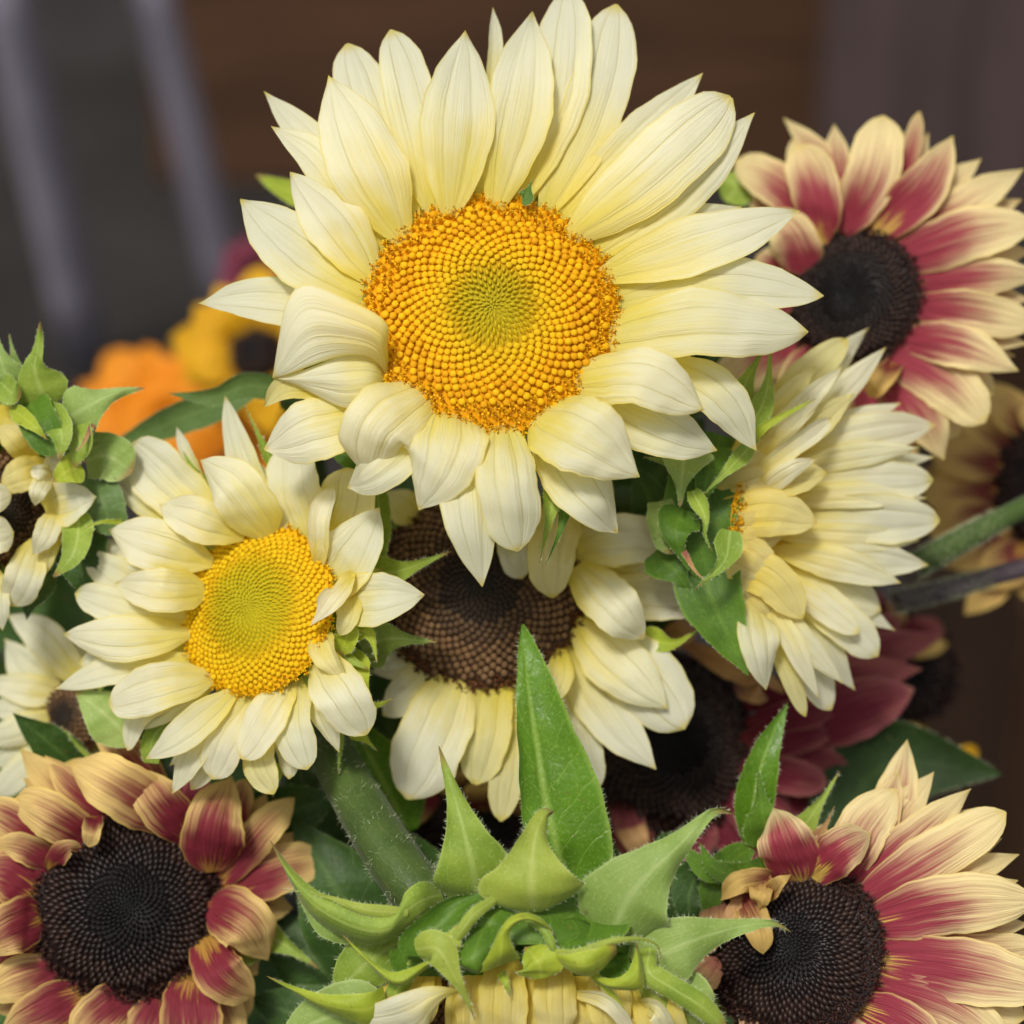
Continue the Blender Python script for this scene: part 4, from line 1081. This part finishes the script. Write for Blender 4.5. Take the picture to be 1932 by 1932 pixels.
for k_, (le, ri, bu, m_) in enumerate([
    # big crescent at the left
    ([(828, 1672, 6), (797, 1662, 12), (765, 1682, 15), (745, 1720, 17), (682, 1714, 17), (609, 1686, 15), (557, 1645, 13), (508, 1583, 10)],
     [(840, 1700, 6), (797, 1730, 12), (750, 1766, 13), (713, 1782, 13), (672, 1778, 12), (620, 1752, 12), (570, 1705, 11), (508, 1583, 10)], 4, 'bract'),
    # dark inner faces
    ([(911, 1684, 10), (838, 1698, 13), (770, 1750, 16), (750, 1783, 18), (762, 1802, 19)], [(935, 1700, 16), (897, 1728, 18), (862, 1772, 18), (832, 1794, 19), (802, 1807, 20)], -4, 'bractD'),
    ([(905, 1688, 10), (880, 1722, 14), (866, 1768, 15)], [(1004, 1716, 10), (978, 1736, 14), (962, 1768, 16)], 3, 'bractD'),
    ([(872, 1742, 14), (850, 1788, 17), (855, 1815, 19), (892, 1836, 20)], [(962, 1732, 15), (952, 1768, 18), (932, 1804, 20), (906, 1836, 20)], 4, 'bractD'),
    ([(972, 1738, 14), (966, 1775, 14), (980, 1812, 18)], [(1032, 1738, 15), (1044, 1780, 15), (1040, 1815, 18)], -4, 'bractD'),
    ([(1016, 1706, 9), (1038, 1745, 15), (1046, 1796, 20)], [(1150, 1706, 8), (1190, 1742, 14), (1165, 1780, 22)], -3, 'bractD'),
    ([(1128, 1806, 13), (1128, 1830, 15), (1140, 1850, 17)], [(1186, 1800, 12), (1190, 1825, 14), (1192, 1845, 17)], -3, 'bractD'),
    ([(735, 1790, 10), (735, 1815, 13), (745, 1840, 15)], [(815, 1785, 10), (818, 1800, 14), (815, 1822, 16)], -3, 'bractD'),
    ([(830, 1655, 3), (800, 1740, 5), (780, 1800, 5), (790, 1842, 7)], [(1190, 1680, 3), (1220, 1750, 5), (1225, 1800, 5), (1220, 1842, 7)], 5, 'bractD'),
    # yellow-green outer faces and folded lips
    ([(898, 1838, 20), (920, 1803, 24), (942, 1756, 26), (963, 1730, 26), (994, 1722, 25), (1025, 1735, 23), (1048, 1763, 20)],
     [(982, 1808, 21), (970, 1790, 25), (961, 1762, 26), (973, 1745, 26), (996, 1736, 25), (1021, 1746, 23), (1048, 1764, 20)], 2, 'bractY'),
    ([(1043, 1799, 21), (1075, 1800, 25), (1125, 1788, 26), (1162, 1776, 24)], [(1046, 1806, 20), (1075, 1832, 22), (1118, 1841, 22), (1164, 1800, 22)], 2, 'bractY'),
    ([(1120, 1842, 18), (1158, 1846, 22), (1184, 1832, 22), (1196, 1804, 20), (1200, 1776, 18)], [(1124, 1850, 18), (1152, 1866, 20), (1206, 1866, 20), (1216, 1840, 19), (1201, 1776, 18)], 2, 'bractY'),
    ([(820, 1805, 18), (780, 1824, 21), (739, 1834, 21), (706, 1815, 19), (676, 1790, 17), (645, 1762, 14)], [(822, 1812, 18), (790, 1840, 20), (755, 1860, 20), (722, 1846, 18), (686, 1808, 16), (645, 1763, 14)], 2, 'bractY'),
    ([(722, 1858, 15), (697, 1872, 18), (620, 1876, 17), (560, 1862, 14), (503, 1841, 11)], [(730, 1890, 13), (700, 1932, 15), (645, 1920, 15), (590, 1893, 13), (503, 1842, 11)], 2, 'bractY'),
    ([(760, 1790, 8), (740, 1840, 11), (722, 1880, 12)], [(800, 1790, 8), (780, 1850, 12), (750, 1905, 12)], 3, 'bract'),
]):
    add(f7, 'bract', patch(le, ri, bu, 26, 13, 0, 50 + k_, 1.0), m_)

add(f7, 'petal', patch([(872, 1866, 16), (815, 1860, 20), (755, 1874, 20), (715, 1890, 18), (680, 1904, 15)],
                       [(868, 1872, 16), (838, 1884, 19), (815, 1915, 18), (790, 1960, 15), (700, 1960, 13)], 2, 24, 13, .5, 77), 'cream')
# --- maroon and cream sunflower, lower right
n8 = (-.36, .30, .88)
f8 = flower((1495, 1790), -18, n8, 172, 'cream tipped maroon sunflower with a black disc under the pale hairy bract', [
    (1460, 1524, 1508, 1650, 112, 6, dict(m=(1478, 1580), s='heart', cup=-.6, a=7)),
    (1643, 1572, 1540, 1648, 88, 5, dict(m=(1590, 1600), s='wide', a=5)),
    (1690, 1488, 1590, 1650, 100, -1, dict(m=(1630, 1560), s='wide')),
    (1712, 1395, 1650, 1625, 84, -6, dict(m=(1690, 1500))),
    (1832, 1488, 1610, 1675, 80, -1, dict(m=(1725, 1582))),
    (1898, 1532, 1625, 1695, 98, 1, dict(m=(1770, 1610), s='round')),
    (1923, 1612, 1640, 1715, 76, -4, dict(m=(1800, 1655))),
    (1960, 1700, 1655, 1738, 116, 3, dict(m=(1800, 1705), s='wide')),
    (1970, 1785, 1675, 1780, 60, -3, {}),
    (2000, 1870, 1655, 1812, 122, 2, dict(m=(1810, 1830), s='wide')),
    (1910, 1985, 1645, 1855, 104, 0, dict(m=(1790, 1900), s='wide')),
    (1800, 2010, 1600, 1895, 92, 2, dict(m=(1710, 1935))),
    (1700, 2030, 1555, 1915, 84, 0, {}), (1620, 2040, 1500, 1935, 80, 1, {}),
    (1440, 1970, 1420, 1900, 70, 0, {}),
    (1358, 1700, 1450, 1660, 46, 10, dict(mat='gold', wave=.7, m=(1400, 1662))),
    (1432, 1715, 1440, 1660, 50, 9, dict(mat='gold', wave=.6)), (1492, 1650, 1450, 1690, 34, 11, dict(mat='gold', m=(1470, 1665))),
    (1370, 1770, 1420, 1690, 50, 6, dict(mat='withered', m=(1388, 1730))),
    (1440, 1800, 1395, 1680, 60, 8, dict(mat='gold', m=(1430, 1752), s='wide', cup=.9)),
    (1340, 1800, 1350, 1700, 60, 2, dict(mat='withered')),
    (1305, 1860, 1345, 1820, 70, 2, dict(mat='withered', m=(1315, 1850))),
], 'bi2', 'dark', 900, 5, 300, .40, .80, 1.0, sf=.5, seed=8, dense=True)
blades(f8, [([(1420, 1600, -30), (1425, 1500, -26), (1445, 1420, -26), (1486, 1325, -30)], 76, 'leaf', 'leaf', dict(cup=.8)),
            ([(1450, 1590, -24), (1440, 1540, -20), (1430, 1450, -20)], 90, 'bract', 'bractD'),
            ([(1490, 1600, -28), (1530, 1540, -26), (1585, 1455, -28)], 50, 'bract', 'bract'),
            ([(1520, 1600, -26), (1555, 1560, -25), (1575, 1520, -26)], 26, 'bract', 'withered'),
            ([(1420, 1600, -24), (1340, 1640, -18), (1280, 1590, -18)], 60, 'leaf', 'bractD'),
            ([(1470, 1620, -22), (1420, 1650, -16), (1350, 1640, -16), (1320, 1590, -16)], 56, 'leaf', 'bractD'),
            ([(1400, 1620, -26), (1350, 1670, -22), (1330, 1740, -22)], 70, 'leaf', 'bractD'),
            ([(1330, 1620, -28), (1300, 1690, -24), (1310, 1760, -24)], 80, 'leaf', 'leafD'),
            ([(1290, 1620, -34), (1260, 1590, -30), (1235, 1610, -30)], 60, 'leaf', 'leafD'),
            ([(1600, 1610, -75), (1620, 1500, -80), (1700, 1440, -85), (1890, 1460, -80)], 190, 'leaf', 'leafDD', dict(name='leaf')),
            ], hair=.9, seed=8)

# --- half-open cream sunflower at the left edge
n9 = (.45, -.05, .88)
f9 = root('sunflower', P(20, 920, -34), 'half open cream sunflower with pointed green bracts beside the orange flowers', 'sunflower', 'sunflowers in the bouquet')
b9 = calyx(f9, (20, 915), -38, n9, 150, 12, 'bract', .9, 1.3, (-3, -8), 9)
stem(f9, b9, n9)
disc(f9, 5, 960, -36, n9, 105, 4, 360, 'brown', 0, .5, .9, .6, 9)
petals(f9, (40, 930), -30, (.2, 0, .98), [
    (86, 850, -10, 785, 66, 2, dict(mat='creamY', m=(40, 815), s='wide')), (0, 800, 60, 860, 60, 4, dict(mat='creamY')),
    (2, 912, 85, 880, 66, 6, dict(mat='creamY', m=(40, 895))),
    (56, 888, 105, 895, 40, 9, dict(mat='cream', wave=.5)), (108, 845, 98, 905, 46, 9, dict(mat='cream', cup=.9)),
    (66, 955, 88, 900, 40, 10, dict(mat='cream', m=(72, 925))),
    (182, 937, 96, 958, 88, 8, dict(mat='cream', m=(140, 945), s='heart', cup=.7)),
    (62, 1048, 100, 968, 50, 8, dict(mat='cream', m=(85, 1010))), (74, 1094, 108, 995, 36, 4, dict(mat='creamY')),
    (22, 1144, 62, 1030, 74, 5, dict(mat='cream', m=(45, 1090), s='round')),
    (22, 930, -50, 945, 62, 8, dict(mat='cream', s='round')), (26, 1005, -50, 1020, 78, 8, dict(mat='cream', s='round')),
    (5, 1190, -10, 1080, 50, 4, dict(mat='cream')),
], 'cream', .5, seed=9)
blades(f9, [([(92, 768, -24), (66, 700, -19), (72, 655, -18), (76, 606, -18)], 104, 'bract2', 'bract', dict(cup=-.5)),
            ([(122, 792, -22), (165, 768, -18), (212, 744, -17), (274, 732, -17)], 104, 'bract2', 'bractL', dict(cup=-.4)),
            ([(30, 745, -26), (5, 690, -22), (-10, 620, -22)], 90, 'bract', 'bractL', dict(cup=-.4)),
            ([(30, 720, -32), (25, 670, -30), (16, 628, -30)], 30, 'bract', 'bractL'),
            ([(0, 720, -22), (20, 740, -17), (40, 745, -18)], 50, 'tongue', 'bract'),
            ([(50, 750, -24), (75, 800, -16), (100, 860, -16)], 76, 'tongue', 'bractD'),
            ([(85, 770, -22), (115, 815, -14), (112, 870, -14)], 62, 'leaf', 'bract'),
            ([(125, 790, -24), (150, 830, -17), (140, 885, -18)], 70, 'leaf', 'bract'),
            ([(175, 800, -18), (155, 840, -14), (140, 850, -14)], 12, 'tail', 'withered'),
            ([(20, 770, -20), (60, 800, -13), (90, 830, -13)], 34, 'leaf', 'bractY'),
            ([(155, 880, -20), (125, 890, -15), (100, 910, -16)], 60, 'leaf', 'bractY'),
            ([(160, 870, -30), (200, 860, -26), (250, 890, -26)], 90, 'tongue', 'bractL'),
            ([(175, 890, -30), (195, 950, -26), (215, 1010, -28)], 80, 'tongue', 'leafG'),
            ([(150, 960, -26), (140, 1040, -20), (100, 1090, -20)], 60, 'leaf', 'bract'),
            ([(170, 980, -34), (150, 1050, -30), (165, 1130, -30)], 100, 'leaf', 'leafD'),
            ([(100, 1080, -34), (60, 1130, -32), (50, 1170, -32)], 50, 'leaf', 'leafD'),
            ([(230, 985, -24), (190, 985, -20), (158, 998, -20)], 12, 'tail', 'bractY')], hair=.5, seed=9)

# --- cream sunflower with brown disc at the left edge
f10 = flower((130, 1350), -56, (-.3, .1, .94), 75, 'cream sunflower with a brown disc tucked beneath the medium cream bloom and the dark leaf', [
    (14, 1160, 150, 1290, 74, 3, dict(m=(85, 1205))), (8, 1205, 140, 1300, 78, 0, dict(m=(60, 1270))),
    (-30, 1285, 130, 1310, 62, 3, dict(m=(40, 1300))), (-30, 1340, 120, 1325, 58, 1, {}), (-40, 1400, 120, 1350, 62, 3, {}),
    (-30, 1445, 120, 1370, 56, 0, {}), (-10, 1500, 120, 1385, 60, 2, {}), (60, 1520, 135, 1400, 60, -2, {}),
    (200, 1500, 150, 1400, 60, -4, {}), (170, 1180, 160, 1290, 60, -5, {}),
], 'cream', 'brown', 240, 4, 0, .3, .85, sf=.5, seed=10)

# --- dark blooms deep in the bouquet
f11 = flower((1265, 1400), -80, (.25, .25, .93), 175, 'deep maroon sunflower with a black disc in the shade under the sideways cream one', [
    (1740, 1262, 1420, 1330, 90, 2, dict(m=(1590, 1280), mat='bidark')), (1725, 1300, 1430, 1390, 120, 4, dict(m=(1590, 1345), s='wide', mat='bidark')),
    (1560, 1530, 1420, 1440, 100, 0, {}), (1500, 1560, 1400, 1480, 90, 2, {}), (1580, 1380, 1410, 1390, 70, 6, {}), (1600, 1440, 1415, 1420, 80, 4, {}), (1560, 1480, 1400, 1450, 70, 6, {}), (1470, 1600, 1370, 1500, 70, 5, {}), (1590, 1335, 1420, 1360, 60, 7, {}), (1430, 1640, 1350, 1520, 90, 0, {}), (1330, 1640, 1300, 1540, 90, 2, {}),
    (1215, 1640, 1170, 1520, 80, 3, dict(mat='bidark')), (1195, 1610, 1150, 1480, 60, 5, dict(mat='bidark', m=(1185, 1540))), (1220, 1620, 1180, 1540, 60, 6, dict(mat='withered')),
    (1440, 1300, 1270, 1200, 36, 10, dict(mat='withered', wave=.8, m=(1370, 1260), cup=.9)), (1480, 1310, 1400, 1240, 34, 12, dict(mat='withered', wave=.8)),
    (1310, 1180, 1260, 1210, 50, 12, dict(mat='withered')), (1450, 1320, 1400, 1300, 40, 12, dict(mat='withered')),
    (1780, 1200, 1500, 1260, 80, -6, {}), (1700, 1170, 1480, 1250, 70, -6, {}), (1150, 1300, 1180, 1330, 60, 0, {}), (1640, 1480, 1420, 1420, 100, -3, {}),
], 'bidark', 'dark', 700, 6, 0, .4, .85, sf=.5, seed=11, ck=1.2)
f12 = flower((915, 1575), -84, (0, .3, .95), 130, 'withering tan sunflower with a black disc in the gap behind the tall green leaf', [
    (728, 1545, 815, 1510, 70, 8, dict(mat='bi', m=(770, 1525))), (840, 1450, 860, 1490, 60, 2, dict(mat='gold')), (920, 1470, 915, 1520, 90, 10, dict(mat='gold', s='wide')),
    (990, 1480, 960, 1520, 60, 8, dict(mat='gold')), (1190, 1640, 1060, 1610, 50, 16, dict(mat='gold')), (1140, 1570, 1040, 1590, 50, 14, dict(mat='bi')),
    (780, 1700, 840, 1660, 80, 0, {}), (1060, 1700, 1010, 1660, 80, 0, {}), (1070, 1480, 1010, 1530, 70, 0, {}), (760, 1620, 815, 1600, 60, 0, {}),
], 'withered', 'dark', 500, 5, 0, .4, .85, sf=.5, seed=12, ck=1.2)
f13 = flower((2010, 900), -125, (-.35, .05, .93), 150, 'golden and maroon sunflower out of focus at the edge beyond the bare stems', [
    (1800, 760, 1900, 840, 80, 0, {}), (1870, 720, 1940, 810, 80, 2, {}), (1760, 850, 1880, 880, 80, 2, {}), (1740, 930, 1870, 930, 80, 0, {}),
    (1750, 1000, 1870, 970, 80, 2, {}), (1780, 1070, 1900, 1010, 90, 0, {}), (1850, 1110, 1930, 1040, 90, 2, {}), (1950, 740, 1980, 800, 90, 2, {}),
    (1820, 1160, 1910, 1060, 70, -3, {}), (1930, 1130, 1970, 1050, 80, -3, {}), (1780, 800, 1890, 860, 70, -4, {}), (1740, 890, 1870, 900, 70, -4, {}), (1760, 1040, 1880, 990, 80, -4, {}),
], 'gold', 'dark', 300, 5, 0, .4, .85, sf=.4, seed=13, ck=1.2, via=[(2080, 1000, -150), (2200, 1400, -200)], foot=pic((.34, .30, .0)))
f14 = flower((1700, 1260), -150, (.1, .3, .95), 110, 'small red and orange sunflower in the shade under the two bare stems', [
    (1790, 1215, 1700, 1220, 44, 4, dict(mat='gold')), (1780, 1190, 1690, 1200, 60, 2, {}), (1750, 1350, 1700, 1420, 40, 2, dict(mat='yellow')), (1845, 1415, 1770, 1450, 40, 2, dict(mat='yellow')),
    (1640, 1110, 1660, 1180, 60, 6, dict(mat='bidark')), (1690, 1130, 1680, 1190, 50, 4, dict(mat='bi')), (1740, 1290, 1690, 1270, 60, 0, {}),
], 'bidark', 'dark', 240, 4, 0, .4, .85, sf=.3, seed=14, ck=.9)

# --- orange, yellow and pink blooms far behind at the left
def ring(c, r0, r1, k, w, q0=0.0, squash=1.0):
    r_ = random.Random(int(c[0])); out = []
    for i in range(k):
        t = 6.283 * (i + r_.uniform(-.25, .25)) / k + q0; rr = r1 * r_.uniform(.85, 1.1)
        out.append((c[0] + math.cos(t) * rr, c[1] + math.sin(t) * rr * squash, c[0] + math.cos(t) * r0, c[1] + math.sin(t) * r0 * squash, w, r_.choice((-3, 0, 3)), {}))
    return out
flower((330, 800), -420, (-.1, .35, .93), 70, 'large orange flower out of focus behind the grey green leaf',
       ring((330, 800), 60, 190, 15, 90, .2, .85) + [(p[0], p[1], p[2], p[3], p[4], p[5] + 8, p[6]) for p in ring((331, 801), 10, 120, 12, 80, .5, .85)], 'orange', 'gold', 200, 8, 0, .3, .6, sf=.5, seed=15)
flower((480, 665), -300, (-.2, .2, .95), 55, 'golden yellow sunflower with a dark disc out of focus beside the folded cream petal',
       ring((480, 665), 40, 175, 13, 80, .35, .85) + ring((481, 666), 40, 150, 11, 80, .0, .9), 'yellow', 'dark', 160, 5, 0, .3, .85, sf=.4, seed=16)
flower((490, 525), -480, (-.2, .2, .95), 34, 'small pink flower far out of focus behind the big cream bloom',
       ring((495, 525), 24, 92, 12, 60, .1, .9) + ring((496, 526), 20, 70, 10, 50, .4, .9), 'pink', 'dark', 80, 5, 0, .3, .85, sf=.4, seed=17)
flower((440, 900), -330, (-.1, .3, .95), 60, 'amber flower out of focus in the gap above the medium cream sunflower',
       ring((440, 900), 45, 170, 14, 84, .2, .85), 'orange', 'dark', 160, 5, 0, .3, .85, sf=.4, seed=18)

# --- leafy stems between the blooms
def leafy(base, label, lst, via, mat='stem', rad=.0035, seed=0, hair=.4):
    rt = root('leafy_stem', P(*base), label, 'leafy stem', 'leafy stems in the bouquet')
    stem(rt, P(*base), (0, 0, 1), rad, mat, via, 0.0)
    blades(rt, lst, 'leaf', hair, seed)
    return rt
leafy((560, 745, -55), 'long dark green serrated leaves reaching over the orange flower', [
    ([(560, 740, -50), (470, 728, -46), (400, 750, -42), (318, 742, -40)], 50, 'leaf', 'leafG', dict(cup=.8)),
    ([(480, 740, -56), (380, 775, -60), (290, 810, -70), (190, 850, -80)], 66, 'leaf', 'leafG', dict(cup=.6)),
], [(600, 800, -80), (620, 1000, -110)], seed=21)
leafy((740, 1560, -66), 'broad mid green leaf standing beside the thick hairy stalk', [
    ([(770, 1570, -52), (715, 1460, -48), (650, 1335, -52)], 130, 'leaf', 'leaf', dict(cup=.5)),
    ([(845, 1690, -50), (790, 1610, -48), (740, 1560, -52)], 70, 'leaf', 'leafD', dict(cup=.4)),
], [(750, 1650, -90), (800, 1800, -120)], seed=22)
leafy((720, 1850, -60), 'broad dark green leaves behind the nodding sunflower, left of its stalk', [
    ([(770, 1870, -44), (650, 1700, -38), (555, 1545, -44)], 230, 'leaf', 'leafD', dict(cup=-.3)),
    ([(740, 1900, -52), (620, 1830, -46), (470, 1720, -50)], 200, 'leaf', 'leafD', dict(cup=-.3)),
    ([(700, 1990, -46), (590, 1930, -42), (470, 1880, -46)], 170, 'leaf', 'leafD', dict(cup=-.3)),
], [(760, 1950, -90)], seed=23)
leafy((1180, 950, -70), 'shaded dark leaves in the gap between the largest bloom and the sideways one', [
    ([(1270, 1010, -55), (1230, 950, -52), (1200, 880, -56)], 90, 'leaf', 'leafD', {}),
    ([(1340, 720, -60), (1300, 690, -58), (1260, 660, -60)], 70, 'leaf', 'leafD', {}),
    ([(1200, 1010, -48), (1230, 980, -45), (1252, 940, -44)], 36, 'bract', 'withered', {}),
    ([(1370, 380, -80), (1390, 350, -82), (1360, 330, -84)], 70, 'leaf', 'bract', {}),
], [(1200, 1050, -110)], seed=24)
leafy((1000, 1300, -130), 'large dark leaves added to darken the gaps behind the blooms', [  # filler leaves added behind the blooms so the gaps read darker
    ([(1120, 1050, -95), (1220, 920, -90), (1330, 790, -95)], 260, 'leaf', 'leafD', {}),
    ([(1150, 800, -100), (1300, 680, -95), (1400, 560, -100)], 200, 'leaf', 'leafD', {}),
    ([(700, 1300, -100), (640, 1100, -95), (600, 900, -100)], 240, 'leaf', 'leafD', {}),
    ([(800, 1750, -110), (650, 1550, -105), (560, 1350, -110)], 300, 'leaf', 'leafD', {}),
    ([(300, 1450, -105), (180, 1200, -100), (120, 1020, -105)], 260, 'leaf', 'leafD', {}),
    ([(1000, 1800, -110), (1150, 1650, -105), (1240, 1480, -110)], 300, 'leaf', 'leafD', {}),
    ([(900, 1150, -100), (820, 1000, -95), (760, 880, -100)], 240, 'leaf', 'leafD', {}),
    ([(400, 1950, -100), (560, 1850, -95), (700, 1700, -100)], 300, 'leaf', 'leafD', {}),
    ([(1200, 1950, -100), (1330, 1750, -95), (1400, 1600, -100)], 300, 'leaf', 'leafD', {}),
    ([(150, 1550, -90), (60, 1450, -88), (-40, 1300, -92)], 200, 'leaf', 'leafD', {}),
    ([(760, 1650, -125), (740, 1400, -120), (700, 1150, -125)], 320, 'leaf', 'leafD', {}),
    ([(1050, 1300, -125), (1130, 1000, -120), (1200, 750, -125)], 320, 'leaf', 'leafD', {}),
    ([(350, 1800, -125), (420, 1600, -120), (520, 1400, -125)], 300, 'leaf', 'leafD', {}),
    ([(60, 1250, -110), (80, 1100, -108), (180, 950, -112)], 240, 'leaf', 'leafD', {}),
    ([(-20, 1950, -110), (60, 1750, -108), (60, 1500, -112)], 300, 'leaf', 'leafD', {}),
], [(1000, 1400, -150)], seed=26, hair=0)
leafy((680, 1000, -60), 'green leaf pieces under the overlapping cream petals', [
    ([(700, 880, -34), (660, 860, -32), (620, 850, -34)], 60, 'leaf', 'leaf', {}),
    ([(620, 1500, -60), (600, 1420, -58), (620, 1330, -60)], 80, 'leaf', 'stem', {}),
], [(680, 1100, -110)], seed=25)

def bare(pts, rad, mat, label):
    rt = root('bare_stem', P(*pts[0]), label, 'stem')
    add(rt, 'stalk', tube([P(*p) for p in pts], [rad, rad * .9, rad * .8, rad * .7], 12, 30, .8, 3), mat)
bare([(1730, 1065, -66), (1840, 1005, -70), (1940, 955, -75), (2080, 890, -85)], .0036, 'stem', 'bare fuzzy green stem slanting above the purple one')
bare([(1690, 1135, -80), (1800, 1108, -84), (1935, 1072, -90), (2100, 1040, -95)], .0031, 'stemP', 'bare fuzzy purple grey stem slanting below the green one')

for o in bpy.data.objects:
    if '_loc' in o: del o['_loc']
